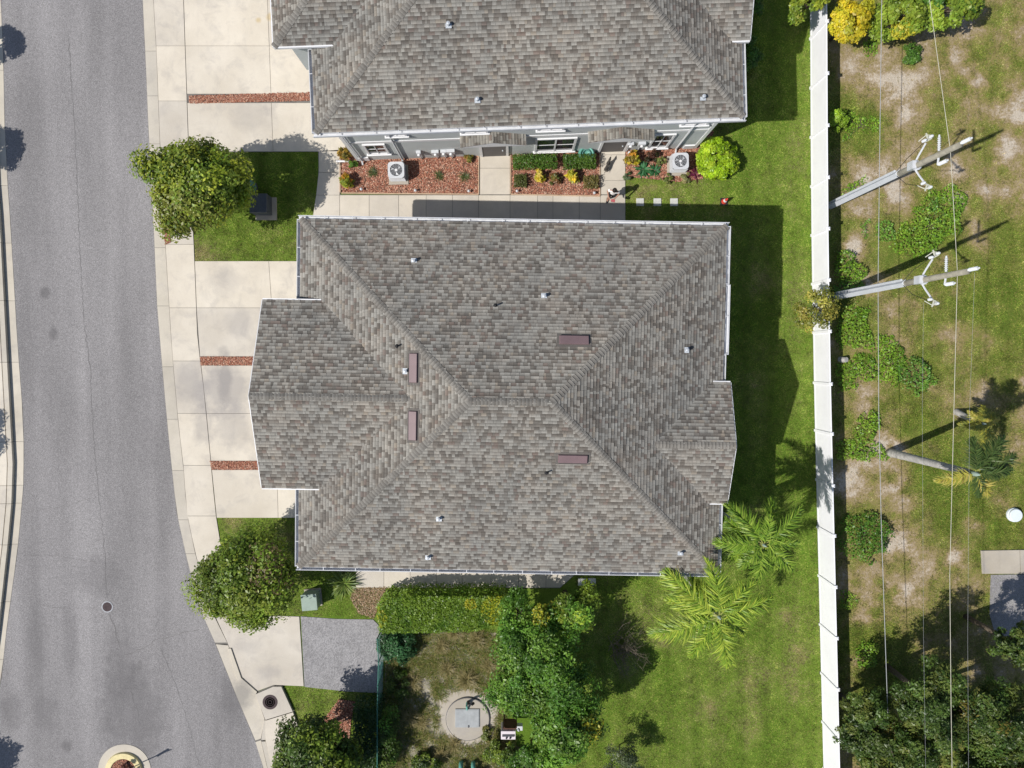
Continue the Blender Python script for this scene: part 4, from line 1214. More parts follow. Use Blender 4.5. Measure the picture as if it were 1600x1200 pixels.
# ------------------------------------------------------------------ utility poles and wires
def utility_pole(label, px, seed, flip=1):
    p = G(*px); t = thing('utility_pole', label, 'utility pole', (p[0], p[1], 0), 0, 'utility poles behind the fence')
    B().tube([(0, 0, -.1), (0, 0, 6), (0, 0, 10.3)], [.15, .13, .105], 12).obj('pole', MT['polewood'], t, smooth=True)
    B().tube([(-.05, 0, 0), (-.05, 0, 6.3)], [.17, .15], 4).obj('riser_cover', MT['polegrey'], t)
    B().tube([(-.1, .17, 0), (-.1, .15, 6.1)], .05, 6).obj('conduit', MT['polegrey'], t)
    B().lathe([(.16, 0), (.16, .12), (.2, .14), (.2, .2), (.16, .22)], 12, (0, 0, 7.35)).box((-.16, 0, 7.47), (.16, .32, .4)).obj('bracket_band', MT['greymetal'], t)
    for s in (-1, 1):
        arm = B().tube([(-.05, s * .1, 7.47), (.05, s * .4, 7.6), (.16, s * .78, 7.85)], .038, 6).obj('arm', MT['greymetal'], t)
        B().box((.2, s * .86, 7.95), (.28, .045, .05), s * .5).box((.12, s * .98, 8.0), (.045, .28, .045), s * .3).obj('cutout_frame', MT['ceramicy'], arm)
        for k, (dx, dy) in enumerate(((0, .82), (.26, .98))):
            B().lathe([(.03, 0), (.06, .03), (.035, .08), (.065, .12), (.035, .17), (.06, .21), (.02, .27)], 10, (dx, s * dy, 7.9)).obj('insulator', MT['ceramic'], arm)
        B().tube([(.26, s * .98, 8.15), (.1, s * 1.05, 8.0), (-.1, s * .86, 7.8)], .018, 5).obj('lead', MT['ceramicy'], arm)
    sheds = [(.05, 0)] + sum([[(.035, .05 + .08 * i), (.072, .08 + .08 * i), (.045, .1 + .08 * i)] for i in range(6)], []) + [(.03, .6), (0, .62)]
    B().lathe(sheds, 12).obj('insulator', MT['ceramic'], t, (0, .14, 9.0), (-math.pi / 2, 0, 0))
    B().lathe(sheds, 12).obj('insulator', MT['ceramic'], t, (.05, -.33, 8.9))
    B().lathe(sheds, 12).obj('insulator', MT['ceramic'], t, (.02, .05, 10.3))
    B().tube([(0, 0, 9.0), (.05, -.33, 8.85)], .04, 6).obj('insulator_arm', MT['greymetal'], t)
    B().tube([(-.12, .1, 6.3), (.1, .5, 6.6), (.2, .9, 7.8)], .012, 5).tube([(-.12, -.1, 6.3), (.1, -.5, 6.6), (.2, -.9, 7.8)], .012, 5).obj('jumper', MT['black'], t)
    return t


utility_pole('tall utility pole with grey riser and V-shaped arms nearer the yellow-leaved tree', (1299, 322), 1)
utility_pole('tall utility pole with grey riser and V-shaped arms standing by the shrub on the fence', (1308, 463), 2)


def wire(name, label, pts, r, mat, sag=0.0):
    P = [G(x, y, z) for x, y, z in pts]; c = P[0]; Q = []
    for a, b in zip(P, P[1:]):
        for i in range(6):
            t = i / 6; q = a + (b - a) * t; q[2] -= sag * 4 * t * (1 - t); Q.append(q - c)
    Q.append(P[-1] - c)
    return tag(B().tube(Q, r, 6).obj(name, MT[mat], None, c), label, 'wire', 'overhead wires')


wire('power_line', 'pale overhead wire passing beside both pole tops', [(1440, -90, 9.5), (1485, 235, 9.6), (1496, 426, 9.6), (1490, 660, 9.5), (1484, 900, 9.4), (1486, 1100, 9.5), (1489, 1290, 9.6)], .010, 'cablew')
wire('power_line', 'low grey cable strung close behind the white fence', [(1379, -90, 3.9), (1375, 200, 3.8), (1372, 440, 3.8), (1373, 640, 3.75), (1377, 820, 3.8), (1388, 1140, 3.9), (1394, 1290, 4.0)], .014, 'cable')
wire('power_line', 'thin faint wire from the near pole arms down to the big dark trees', [(1443, 473, 8.0), (1441, 640, 7.9), (1443, 1000, 7.9), (1448, 1290, 8.0)], .003, 'cable')
wire('power_line', 'thin faint wire at the right that ends among the dark trees', [(1523, 425, 10.8), (1515, 640, 10.7), (1512, 1000, 10.6), (1514, 1290, 10.6)], .003, 'cable')

# ------------------------------------------------------------------ trees
OAK = [(0.144, 0.219, 0.025), (0.188, 0.263, 0.031), (0.112, 0.175, 0.021), (0.237, 0.300, 0.040), (0.169, 0.231, 0.033)]
OAKL = [(0.228, 0.288, 0.026), (0.288, 0.336, 0.036), (0.180, 0.240, 0.024), (0.336, 0.360, 0.048)]
DKG = [(.055, .10, .016), (.075, .125, .02), (.095, .14, .024), (.045, .08, .014)]
GREEN = [(0.075, 0.169, 0.025), (0.100, 0.206, 0.027), (0.125, 0.237, 0.037), (0.062, 0.138, 0.022)]
LIME = [(0.208, 0.338, 0.029), (0.260, 0.403, 0.033), (0.182, 0.299, 0.026)]
YEL = [(.55, .48, .03), (.62, .52, .035), (.42, .42, .03)]
VINE = [(0.111, 0.227, 0.029), (0.143, 0.273, 0.033), (0.091, 0.189, 0.026), (0.182, 0.312, 0.039)]

tree('street_tree', 'round leafy street tree on the small lawn between two driveways', (305, 292), 3.6, (2.35, 2.35, 1.7), 11, OAK + OAKL[:2], 190, 34000, .16, lobes=.18, accent=((-.2, -.8, .3), .55, (.19, .21, .035), .6))
tree('street_tree', 'round street tree with brown twiggy patches at the house corner', (383, 906), 3.5, (2.6, 2.45, 1.7), 12, OAK, 190, 35000, .155, lobes=.15, accent=((.6, .3, .6), .86, (.17, .13, .06), .35))
tree('street_tree', 'dark street tree at the bottom edge beside the storm inlet', (490, 1182), 3.2, (2.1, 1.95, 1.6), 13, DKG + OAK[:2], 130, 18000, .16)
for i, (px, lab, r) in enumerate((((-72, 104), 'topmost tree off the left edge, shadow on the road', 1.05), ((-78, 262), 'tree off the left edge whose larger shadow falls on the road', 1.3),
                                  ((-98, 712), 'tree off the left edge whose shadow falls on the far pavement', 1.5), ((-88, 1212), 'lowest tree off the left edge whose shadow reaches the road corner', 1.5))):
    p = G(*px); q = (p[0], p[1], 3.3)
    t = thing('street_tree', lab, 'tree', (p[0], p[1], 0)); v, f, c, C = crown_leaves(40 + i, (r, r, r * .8), 46, 4200, .17, OAK)
    link('crown', np_mesh('crown', v + np.array([0, 0, 3.3]), f, MT['leaf'], c), t)
    B().tube([(0, 0, 0), (.05, 0, 1.2), (0, 0, 3.2)], [.1, .08, .05], 8).obj('trunk', MT['bark'], t)

tree('fence_tree', 'thin yellowish tree leaning over the white fence by the second pole', (1276, 484), 2.6, (1.2, 1.05, .8), 21, [(.24, .25, .045), (.32, .31, .06), (.17, .19, .035), (.38, .34, .07)], 40, 2600, .12, trunk_r=.05, base_off=(.5, 0))
tree('fence_tree', 'leafy tree at the top edge overhanging the end of the fence', (1258, 4), 2.8, (1.0, 1.0, .8), 22, OAK + OAKL, 44, 4200, .13, trunk_r=.06, base_off=(.5, .3))
PINN = [(0.207, 0.299, 0.032), (0.265, 0.356, 0.040), (0.161, 0.241, 0.029)]
tree('cassia_tree', 'bright yellow flowering tree beside the fence at the top edge', (1330, 30), 2.2, (1.05, 1.2, .9), 23, YEL, 42, 5200, .17, trunk_r=.06)
tree('cassia_tree', 'light green feathery tree at the top edge next to the yellow one', (1408, 22), 2.4, (1.35, 1.25, 1.0), 24, PINN, 60, 6000, .17, trunk_r=.07, accent=((.1, -1, .2), .8, (.5, .46, .04), .6))
tree('cassia_tree', 'light green tree at the top edge under the pale wire', (1478, 12), 2.4, (1.45, 1.2, 1.0), 25, PINN + GREEN[:1], 60, 6000, .17, trunk_r=.07)
shrub('low_shrub', 'small dark green bush below the yellow tree at the top', (1423, 82), .6, .7, 26, GREEN, 1800, .1)
big = [(.058, .105, .020), (.076, .128, .024), (.10, .15, .03), (.045, .083, .016), (.125, .16, .034)]
for i, (px, z, r, h, lab, nl) in enumerate((((1365, 1140), 3.4, 2.1, 1.5, 'feathery dark tree nearest the fence in the bottom right corner', 17000), ((1470, 1110), 4.6, 2.6, 1.8, 'dark tree in the bottom right corner under the pale wire', 22000),
                                        ((1575, 1130), 4.6, 2.6, 1.8, 'rightmost big dark tree in the bottom right corner', 22000), ((1592, 1010), 3.8, 1.2, 1.1, 'small dark tree over the shaded asphalt court at the right edge', 5500), ((1420, 1215), 4.4, 2.2, 1.6, 'dark tree cut by the bottom edge in the right corner', 15000), ((1540, 1210), 4.5, 2.3, 1.6, 'dark tree at the bottom edge between two larger ones on the right', 15000))):
    tree('dark_tree', lab, px, z, (r, r, h), 60 + i, big, 230, int(nl * 1.35), .14, aspect=.4, lobes=.6, clump=.14, shell=.3, trunk_r=.12, flat=.9, accent=((.5, .2, .6), .93, (.20, .17, .035), .5))

# pump-station thicket
THK = [(0.090, 0.202, 0.025), (0.118, 0.241, 0.029), (0.073, 0.168, 0.022), (0.151, 0.274, 0.036)]
tree('thicket_tree', 'large deep green tree over the pump station enclosure', (850, 1055), 3.2, (2.95, 2.9, 1.6), 71, THK, 210, 32000, .15, aspect=.45, lobes=.45, clump=.2, shell=.35)
tree('thicket_tree', 'light green tree between the rear walk and the thicket', (890, 958), 3.0, (1.45, 1.2, 1.2), 72, PINN + VINE[:2], 70, 9000, .14, lobes=.5, accent=((-.9, .3, .3), .8, (.45, .43, .04), .6))
tree('thicket_tree', 'green tree with bright yellow leaves at the bottom of the thicket', (882, 1148), 3.9, (1.75, 1.55, 1.3), 73, THK + [(.11, .18, .03)], 90, 11000, .15, lobes=.5, accent=((.75, .15, .5), .9, (.45, .43, .04), .7))
tree('thicket_tree', 'small green tree at the left side of the thicket above the dry grass', (812, 985), 2.4, (1.6, 1.5, 1.0), 74, THK + VINE[:1], 70, 9500, .13, lobes=.5)
tree('thicket_tree', 'dark green tree at the bottom edge beside the teal pipes', (835, 1195), 2.2, (1.6, 1.3, 1.0), 75, THK, 70, 8000, .14)
tree('thicket_tree', 'grey-green wispy tree at the bottom edge in front of the lawn', (975, 1192), 1.6, (1.25, .8, .8), 76, [(.09, .12, .055), (.12, .15, .075), (.07, .10, .045)], 50, 3800, .11, aspect=.3, lobes=.6, trunk_r=.03, trunk_mat='twig')
box_hedge('hedge', 'clipped bright green hedge behind the rear walk', [(586, 950), (600, 928), (640, 922), (790, 922), (792, 978), (740, 990), (590, 992)], 1.7, 81, [(0.084, 0.168, 0.018), (0.120, 0.216, 0.024), (0.180, 0.276, 0.030), (0.144, 0.240, 0.024)], 15000, .11, rounding=.3,
          accent=[(775, 955, .75, (.40, .42, .03), .55), (735, 945, .3, (.46, .44, .04), .7), (590, 968, .5, (.36, .38, .03), .5)])
shrub('shade_shrub', 'blue-green shrub at the corner of the chain fence below the hedge', (622, 1010), 1.3, 1.1, 82, [(.04, .115, .04), (.055, .14, .05), (.035, .09, .03)], 5200, .13)
box_hedge('hedge', 'dark green square hedge behind the gravel pad', [(552, 1098), (596, 1096), (598, 1215), (548, 1215)], 1.5, 83, [(.025, .065, .014), (.035, .08, .018), (.045, .09, .02)], 7000, .11)
shrub('fence_vine', 'vine scrambling over the green chain fence by the dark hedge', (606, 1150), 1.75, .55, 84, DKG + THK[:1], 5200, .11, ry=2.0)
shrub('yard_weed', 'dark shaded weeds inside the chain fence below the blue-green shrub', (622, 1072), .7, .7, 86, DKG, 2600, .1, ry=1.0)
shrub('yard_weed', 'green weedy bush at the bottom edge left of the teal pipes', (668, 1192), .8, 1.1, 87, DKG + OAK[:2], 3600, .1, ry=.6)
shrub('yard_weed', 'olive weedy bush right of the teal pipes below the white cabinet', (782, 1178), .9, 1.0, 88, OAK + DKG[:2], 3600, .1, ry=.8)
shrub('yard_weed', 'low weeds between the cabinet and the round pump well', (765, 1150), .4, .6, 89, [(.16, .16, .04), (.12, .15, .03), (.2, .19, .06)], 1400, .09)
shrub('verge_shrub', 'light green shrub at the bottom edge under the dark street tree', (572, 1198), .9, .8, 85, VINE, 2200, .1)

# bare twiggy shrub
bs = thing('bare_shrub', 'leafless grey twiggy shrub beside the thicket on the lawn', 'shrub', tuple(G(965, 1010)))
tb = B(); rr = random.Random(9)
for i in range(40):
    a = rr.uniform(-1.5, 1.5); L = rr.uniform(.6, 2.1); e = Vector((math.cos(a) * L, math.sin(a) * L, rr.uniform(.3, 1.5)))
    b0 = Vector((rr.uniform(-.5, .4), rr.uniform(-.6, .6), 0)); m1 = b0.lerp(e, .35) + Vector((rr.uniform(-.15, .15), rr.uniform(-.15, .15), .2)); m2 = b0.lerp(e, .7) + Vector((rr.uniform(-.15, .15), rr.uniform(-.15, .15), .1))
    tb.tube([b0, m1, m2, e], [.014, .011, .007, .003], 4, False)
    for k in range(6):
        s_ = m1.lerp(e, rr.random()); d_ = Vector((rr.uniform(-.35, .45), rr.uniform(-.4, .4), rr.uniform(0, .3))); tb.tube([s_, s_ + d_ * .5 + Vector((0, 0, .05)), s_ + d_], [.006, .004, .002], 3, False)
tb.obj('branches', MT['twig'], bs)

# lot shrubs and vines
def creeper(label, px, h, seed, pal, dens=330, size=.1, ragged=.35, cat='creeper'):
    """low mat of broad leaves with a ragged outline"""
    poly = GL(px, h * .5); P0 = np.array(poly); c = P0.mean(0); t = thing('creeper_patch', label, cat, (c[0], c[1], 0), 0, 'creepers and weeds on the vacant lot')
    rs = np.random.default_rng(seed); big_ = [tuple(c + (np.array(p) - c) * 1.22) for p in poly]
    q = sample_poly(big_, int(poly_area(big_) * dens), rs); L = len(poly)
    d = np.full(len(q), 9.0)
    for i in range(L):
        a_ = P0[i]; e = P0[(i + 1) % L] - a_; k = np.clip(((q - a_) @ e) / (e @ e), 0, 1); d = np.minimum(d, np.linalg.norm(q - a_ - k[:, None] * e, axis=1))
    d = np.where(in_poly(q[:, 0], q[:, 1], poly), d, -d) + (fbm(q[:, 0] * 2.0, q[:, 1] * 2.0, seed, 5) - .5) * ragged * 3 + rs.normal(0, .04, len(q))
    q = q[d > 0]; d = d[d > 0]
    hill = np.clip(d / .5, 0, 1) ** .6 * (.45 + .9 * fbm(q[:, 0] * 2.6, q[:, 1] * 2.6, seed + 3, 4)) * h
    z = hill * (.55 + .45 * rs.random(len(q)) ** .5) + .02
    N = unit(np.column_stack([rs.normal(0, .45, len(q)), rs.normal(0, .45, len(q)), np.ones(len(q))]))
    pal = np.array(pal); ci = np.clip(fbm(q[:, 0] * .9, q[:, 1] * .9, seed + 9) * 1.6 - .3 + rs.normal(0, .18, len(q)), 0, .999) * len(pal)
    col = pal[ci.astype(int)] * rs.uniform(.72, 1.25, (len(q), 1))
    v, f, cc = leaves(np.column_stack([q - c, z]), N, size, .7, col, rs)
    link('foliage', np_mesh('foliage', v, f, MT['leaf'], cc), t)
    b = B()
    for i in rs.integers(0, len(q), 16): b.tube([(0, 0, .02), tuple((q[i] - c) * .5) + (.05,), tuple(q[i] - c) + (z[i] * .7,)], [.012, .01, .004], 4, False)
    b.obj('stem', MT['bark'], t)
    return t


VIN2 = [(0.130, 0.260, 0.023), (0.176, 0.325, 0.029), (0.234, 0.390, 0.033), (0.150, 0.286, 0.026), (0.273, 0.416, 0.046)]
VIND = [(0.104, 0.234, 0.034), (0.137, 0.286, 0.039), (0.182, 0.332, 0.047)]
creeper('wide low bright green mound of creeper between the two poles', [(1394, 392), (1400, 370), (1430, 330), (1445, 303), (1480, 285), (1508, 290), (1510, 330), (1498, 362), (1475, 380), (1450, 403), (1420, 402)], .5, 91, VIN2 + VIND[:1])
creeper('small green clump left of the wide creeper mound', [(1369, 350), (1392, 344), (1400, 372), (1376, 376)], .35, 92, VIND)
creeper('bright green tuft beside the fence just above the second pole', [(1310, 388), (1326, 392), (1346, 408), (1352, 430), (1330, 440), (1310, 440)], .7, 93, VIN2)
creeper('dark leafy clump at the base of the second pole', [(1308, 432), (1345, 426), (1352, 446), (1320, 460), (1306, 456)], .5, 94, VIND)
creeper('green creeper patch just below the yellowish fence tree', [(1310, 485), (1328, 472), (1362, 486), (1367, 520), (1366, 545), (1340, 548), (1310, 546)], .35, 95, VIN2)
creeper('green creeper strip beside a stump along the fence', [(1311, 568), (1340, 552), (1372, 556), (1378, 590), (1345, 596), (1335, 610), (1312, 612)], .35, 96, VIN2)
creeper('green creeper under the low cable joining two larger patches', [(1370, 528), (1395, 528), (1412, 545), (1418, 575), (1400, 598), (1374, 590)], .35, 98, VIN2[:3])
creeper('dark green creeper mound in the middle of the lot below the poles', [(1405, 575), (1430, 562), (1455, 572), (1462, 596), (1450, 614), (1425, 616), (1404, 600)], .6, 97, VIND)
creeper('leafy clump under the low cable above the leaning palm trunk', [(1345, 655), (1362, 643), (1378, 652), (1374, 690), (1350, 696), (1338, 676)], .5, 99, VIN2)
creeper('low green patch around the foot of the leaning palm', [(1314, 690), (1340, 690), (1376, 696), (1392, 706), (1386, 722), (1345, 718), (1314, 716)], .3, 101, VIN2)
creeper('dense round clump against the fence level with the white lid', [(1318, 812), (1340, 800), (1376, 804), (1392, 826), (1390, 862), (1360, 880), (1318, 870)], .8, 102, [(.075, .18, .02), (.10, .22, .024), (.13, .25, .03)])
shrub('lot_bush', 'lime green pointed bush against the fence near the top', (1309, 186), 1.0, .55, 103, LIME, 2600, .1, ry=.75)
creeper('low weeds trailing right of the lime bush', [(1322, 176), (1350, 178), (1378, 190), (1372, 205), (1340, 208), (1318, 222)], .15, 104, VIN2, 220)
creeper('strip of weeds by the foot of the first pole', [(1310, 300), (1330, 284), (1355, 270), (1360, 280), (1330, 300), (1312, 312)], .18, 105, VIN2, 240)
creeper('small weeds by the fence above the dark trees', [(1316, 925), (1336, 922), (1344, 940), (1330, 950), (1316, 948)], .2, 106, VIN2, 240)
creeper('weeds at the edge of the dark tree shade by the fence', [(1330, 1020), (1350, 1000), (1372, 1012), (1366, 1040), (1340, 1050)], .25, 107, VIN2)
creeper('thin weeds on the sand right of the first pole foot', [(1345, 350), (1360, 344), (1362, 366), (1350, 372)], .12, 110, VIND, 200)
creeper('small weeds below the light green tree at the top', [(1350, 55), (1372, 60), (1370, 84), (1352, 86)], .2, 111, VIN2, 260)
shrub('wall_creeper', 'leafy creeper against the right side wall of the upper house', (1172, 85), 1.0, .45, 108, GREEN, 2600, .12, ry=1.2)
shrub('wall_creeper', 'green bush at the top by the upper house gable', (1180, 15), .8, .5, 109, GREEN, 1600, .12, ry=.8)

# palms
PALM = [(0.150, 0.260, 0.025), (0.210, 0.330, 0.035), (0.100, 0.190, 0.020), (0.300, 0.400, 0.060)]
PALMY = [(0.322, 0.428, 0.048), (0.428, 0.500, 0.071), (0.214, 0.333, 0.035), (0.155, 0.262, 0.029)]
palm('palm', 'yellow-green feather palm at the rear corner of the house', tuple(G(1068, 895)), 5.9, 201, 11, 2.6, PALMY, dirs=[(math.radians(a), e, L) for a, e, L in ((88, .40, 2.7), (148, .1, 3.0), (203, .05, 3.0), (238, 0, 2.3), (282, .05, 2.6), (14, .1, 2.6), (55, .25, 2.2), (170, -.35, 2.1), (262, -.4, 1.9), (330, -.3, 2.0), (120, -.4, 1.8))])
palm('palm', 'green feather palm between the house gable and the fence', tuple(G(1124, 800)), 6.1, 202, 12, 2.5, PALM, dirs=[(math.radians(a), e, L) for a, e, L in ((120, .15, 2.2), (35, .15, 2.3), (180, .1, 2.0), (262, -.1, 1.9), (325, .1, 1.9), (5, .2, 1.6), (80, .5, 1.5), (225, .3, 1.5), (300, -.4, 1.9), (150, -.4, 1.9), (60, -.35, 2.0), (215, -.4, 1.8))])
palm('palm', 'leaning palm with grey trunk and yellowing fronds on the vacant lot', tuple(G(1390, 707)), 6.4, 203, 8, 2.0, [(.05, .09, .022), (.07, .115, .028), (.10, .14, .04)], trunk_r=.17, yellow=(0, 5), dirs=[(math.radians(a), e, L) for a, e, L in ((200, -.1, 1.4), (60, .2, 1.9), (300, -.2, 1.3), (20, .15, 2.1), (95, .3, 1.6), (320, -.25, 1.7), (0, .4, 1.6), (40, .05, 2.2))])
palm('palm', 'short palm with a tuft of yellow fronds right of the pole shadow', tuple(G(1494, 643)), 1.5, 204, 8, .95, [(.30, .31, .06), (.42, .38, .06), (.2, .24, .05)], trunk_r=.13, lean=(.15, -.45), yellow=(0, 3), droop=.5)
rosette('palm_seedling', 'spiky green fan plant by the rear walk beside the utility box', (538, 912), 205, 130, 1.15, .05, (.1, .95), .35, [(.15, .22, .04), (.20, .26, .06), (.11, .18, .04)])

# ------------------------------------------------------------------ garden plants round the upper house
CROT = [(.50, .38, .03), (.58, .44, .05), (.35, .33, .03), (.42, .22, .03), (.22, .26, .03)]
def croton(label, px, h, r, seed, n=420, pal=CROT, cat='shrub'):
    return shrub('croton', label, px, h, r, seed, pal, n, .22, cat, aspect=.42, nclump=24, jitter=.2)


croton('yellow croton at the street end of the long red bed', (540, 282), .8, .38, 301)
croton('left yellow croton in the bed between the two doors', (843, 277), .75, .32, 302, pal=[(.62, .50, .05), (.55, .42, .04), (.66, .56, .12), (.36, .36, .04)])
croton('right yellow croton in the bed between the two doors', (895, 275), .8, .33, 303, pal=[(.62, .50, .05), (.55, .42, .04), (.5, .46, .04), (.36, .36, .04)])
croton('yellow and orange croton by the second door walk', (990, 247), .9, .42, 304, pal=CROT + [(.16, .09, .02), (.2, .15, .02)])
croton('orange-brown croton by the wall corner near the street', (538, 240), .8, .35, 305, pal=[(.24, .13, .02), (.14, .12, .02), (.3, .2, .03)])
croton('small mixed croton between the two yellow ones', (866, 282), .55, .35, 306, 360, [(.10, .13, .03), (.17, .15, .04), (.22, .12, .05)])
croton('small orange croton by the first door', (733, 245), .4, .28, 307, 220, [(.28, .18, .04), (.18, .17, .04), (.12, .15, .03)])
shrub('small_shrub', 'small bright green shrub at the wall corner of the long bed', (551, 258), .5, .28, 308, VINE, 700, .09)
box_hedge('box_hedge', 'left clipped box hedge under the double window', [(801, 241), (870, 240), (871, 261), (802, 262)], .8, 309, [(.055, .125, .015), (.075, .155, .02), (.095, .18, .025)], 3600, .075, rounding=.08)
box_hedge('box_hedge', 'right clipped box hedge beside the second door walk', [(880, 241), (931, 240), (932, 261), (881, 262)], .8, 310, [(.055, .125, .015), (.085, .16, .02), (.11, .19, .03)], 2800, .075, rounding=.08)
box_hedge('box_shrub', 'olive cube shrub at the left end of the middle bed', [(803, 272), (823, 272), (823, 291), (803, 291)], .55, 311, [(.09, .11, .03), (.12, .14, .04)], 1100, .07, 'shrub', .06)
box_hedge('box_shrub', 'brownish cube shrub at the right end of the middle bed', [(912, 274), (935, 274), (935, 293), (912, 293)], .55, 312, [(.20, .17, .05), (.16, .15, .05), (.26, .19, .07)], 1200, .07, 'shrub', .06)
for i, (px, lab) in enumerate((((582, 269), 'wispy green tuft left of the air conditioner in the long bed'), ((686, 274), 'wispy green tuft in the middle of the long bed'), ((726, 276), 'wispy green tuft nearest the first door walk'))):
    rosette('grass_tuft', lab, px, 320 + i, 110, .42, .02, (.2, 1.2), .4, [(.10, .13, .045), (.14, .17, .06), (.07, .10, .035)])
rosette('bromeliad', 'dark green strappy rosette in the right-hand bed', (1005, 264), 330, 46, .62, .09, (.15, .9), .35, [(.03, .13, .04), (.045, .17, .06), (.10, .26, .12)])
rosette('bromeliad', 'smaller dark green rosette right of the big one', (1024, 266), 331, 34, .5, .08, (.15, .9), .35, [(.03, .12, .04), (.05, .16, .07)])
rosette('cordyline', 'purple-red spiky plant beside the right air conditioner', (1088, 272), 332, 40, .55, .07, (.2, 1.0), .3, [(.13, .02, .05), (.2, .03, .09), (.09, .02, .03), (.33, .13, .14)])
shrub('low_shrub', 'dark red-brown shrub behind the strappy rosette', (1018, 246), .7, .4, 333, [(.07, .03, .02), (.05, .045, .02), (.10, .05, .03)], 700, .1)
shrub('low_shrub', 'soft olive shrub left of the right air conditioner', (1034, 250), .5, .32, 334, [(.16, .20, .05), (.2, .23, .07)], 900, .07)
shrub('low_shrub', 'soft olive shrub in front of the right air conditioner', (1041, 279), .45, .35, 335, [(.16, .21, .05), (.22, .25, .07)], 1000, .07)
shrub('low_shrub', 'faded olive shrub right of the olive one below the air conditioner', (1071, 279), .4, .35, 336, [(.2, .21, .08), (.26, .24, .1)], 900, .07)
shrub('low_shrub', 'small grey-green shrub beside the second door walk', (981, 276), .35, .28, 337, [(.09, .13, .06), (.12, .17, .08)], 600, .07)
shrub('round_bush', 'big glowing lime green round bush at the corner of the upper house', (1121, 249), 1.3, 1.05, 338, [(0.286, 0.442, 0.016), (0.351, 0.520, 0.021), (0.234, 0.377, 0.016), (0.403, 0.546, 0.039)], 14000, .12, shell=.75, lobes=.06, clump=.2, lump=.08)

# dry ornamental grasses inside the pump-station enclosure
PUMP = GL([(602, 1000), (700, 985), (800, 990), (780, 1080), (800, 1160), (850, 1200), (830, 1260), (600, 1260)])
o = B().prism(PUMP, -.05, .004).obj('pump_yard', MT['sandy']); tag(o, kind='structure')
Pq = sample_poly(PUMP, 4200); nz = fbm(Pq[:, 0] * .9, Pq[:, 1] * .9, 77)
pc = G(730, 1120); dd = np.hypot(Pq[:, 0] - pc[0], Pq[:, 1] - pc[1]); Pq = Pq[(dd > 1.5) & (nz > .27)]
nn_ = len(Pq) * 12; bq = np.repeat(np.column_stack([Pq, np.zeros(len(Pq))]), 12, 0) + np.concatenate([NR.normal(0, .06, (nn_, 2)), np.zeros((nn_, 1))], 1)
DG = np.array([(.20, .20, .05), (.28, .24, .09), (.14, .19, .034), (.34, .29, .13), (.11, .17, .026)])
v, f, c = straps(nn_, bq, NR.random(nn_) * 6.283, NR.uniform(.3, 1.2, nn_), NR.uniform(.2, .55, nn_), .014, .45, DG[NR.integers(0, 5, nn_)] * NR.uniform(.7, 1.2, (nn_, 1)), 2)
tag(link('dry_grass', np_mesh('dry_grass', v, f, MT['blade'], c)), 'dry tangled grass and weeds inside the pump station yard', 'grass', kind='stuff')
for i, (px, L, lab, n) in enumerate((((730, 1062), 1.0, 'large fountain grass just above the round concrete lid', 420), ((712, 985), .95, 'dry brownish grass clump below the hedge', 380), ((646, 1068), .8, 'pale green grass clump near the chain fence', 260), ((690, 950 + 60), .7, 'brown grass clump left of the thicket', 240),
                                     ((780, 1165), .8, 'olive grass clump right of the teal pipes', 260), ((690, 1180), .8, 'green grass clump left of the teal pipes', 260), ((660, 1130), .7, 'faded grass clump left of the round lid', 200), ((765, 1040), .7, 'dry grass clump against the thicket', 220), ((745, 1000), .8, 'tan grass clump between the hedge and the fountain grass', 260), ((700, 1045), .75, 'olive grass clump above left of the round lid', 240), ((640, 1120), .8, 'dark grass clump by the chain fence left of the round lid', 240), ((710, 1165), .7, 'grass clump just above the teal pipes', 220))):
    rosette('fountain_grass', lab, px, 400 + i, n, L, .016, (.25, 1.25), .5, [(.24, .21, .07), (.30, .25, .11), (.17, .18, .06)], cat='grass clump', tip=(.33, .27, .13), spread=.09, stem=False)

# ------------------------------------------------------------------ pump station hardware
ls = thing('pump_well', 'round concrete pump well with square metal hatch', 'pump well', tuple(G(731, 1122)))
pp = [(G(x, y) - G(731, 1122))[:2] for x, y in ((686, 1088), (720, 1078), (740, 1072), (776, 1080), (780, 1100), (778, 1138), (760, 1162), (728, 1168), (705, 1160), (690, 1130))]
B().prism([tuple(p) for p in pp], -.05, .03).obj('pad', MT['padstone'], ls, bevel=.01)
rw = 34 * MPP()
B().lathe([(rw, .0), (rw, .12), (rw - .03, .13), (0, .13)], 40).obj('lid', MT['padstone'], ls)
B().lathe([(rw + .035, .031), (rw + .035, .10), (rw + .005, .11), (rw + .005, .031)], 40).obj('lid_rim', MT['dark'], ls)
h_ = B().box((-.02, .08, .16), (1.24, .96, .05)).obj('hatch', MT['hatch'], ls, bevel=.01)
B().box((-.02, .08, .19), (1.16, .88, .012)).box((-.02, .08, .196), (.012, .88, .008)).obj('hatch_leaf', MT['hatch'], h_)
B().box((.05, -.33, .205), (.06, .12, .03)).obj('hatch_handle', MT['dark'], h_)
B().tube([(-.03, .55, .2), (-.03, .85, .45), (-.03, .9, .2)], .05, 8).obj('vent_pipe', MT['teal'], ls)
B().tube([(.02, .92, .13), (.1, .98, .5), (.25, 1.02, .62), (.32, 1.0, .45)], .07, 8).obj('vent_gooseneck', MT['black'], ls, smooth=True)

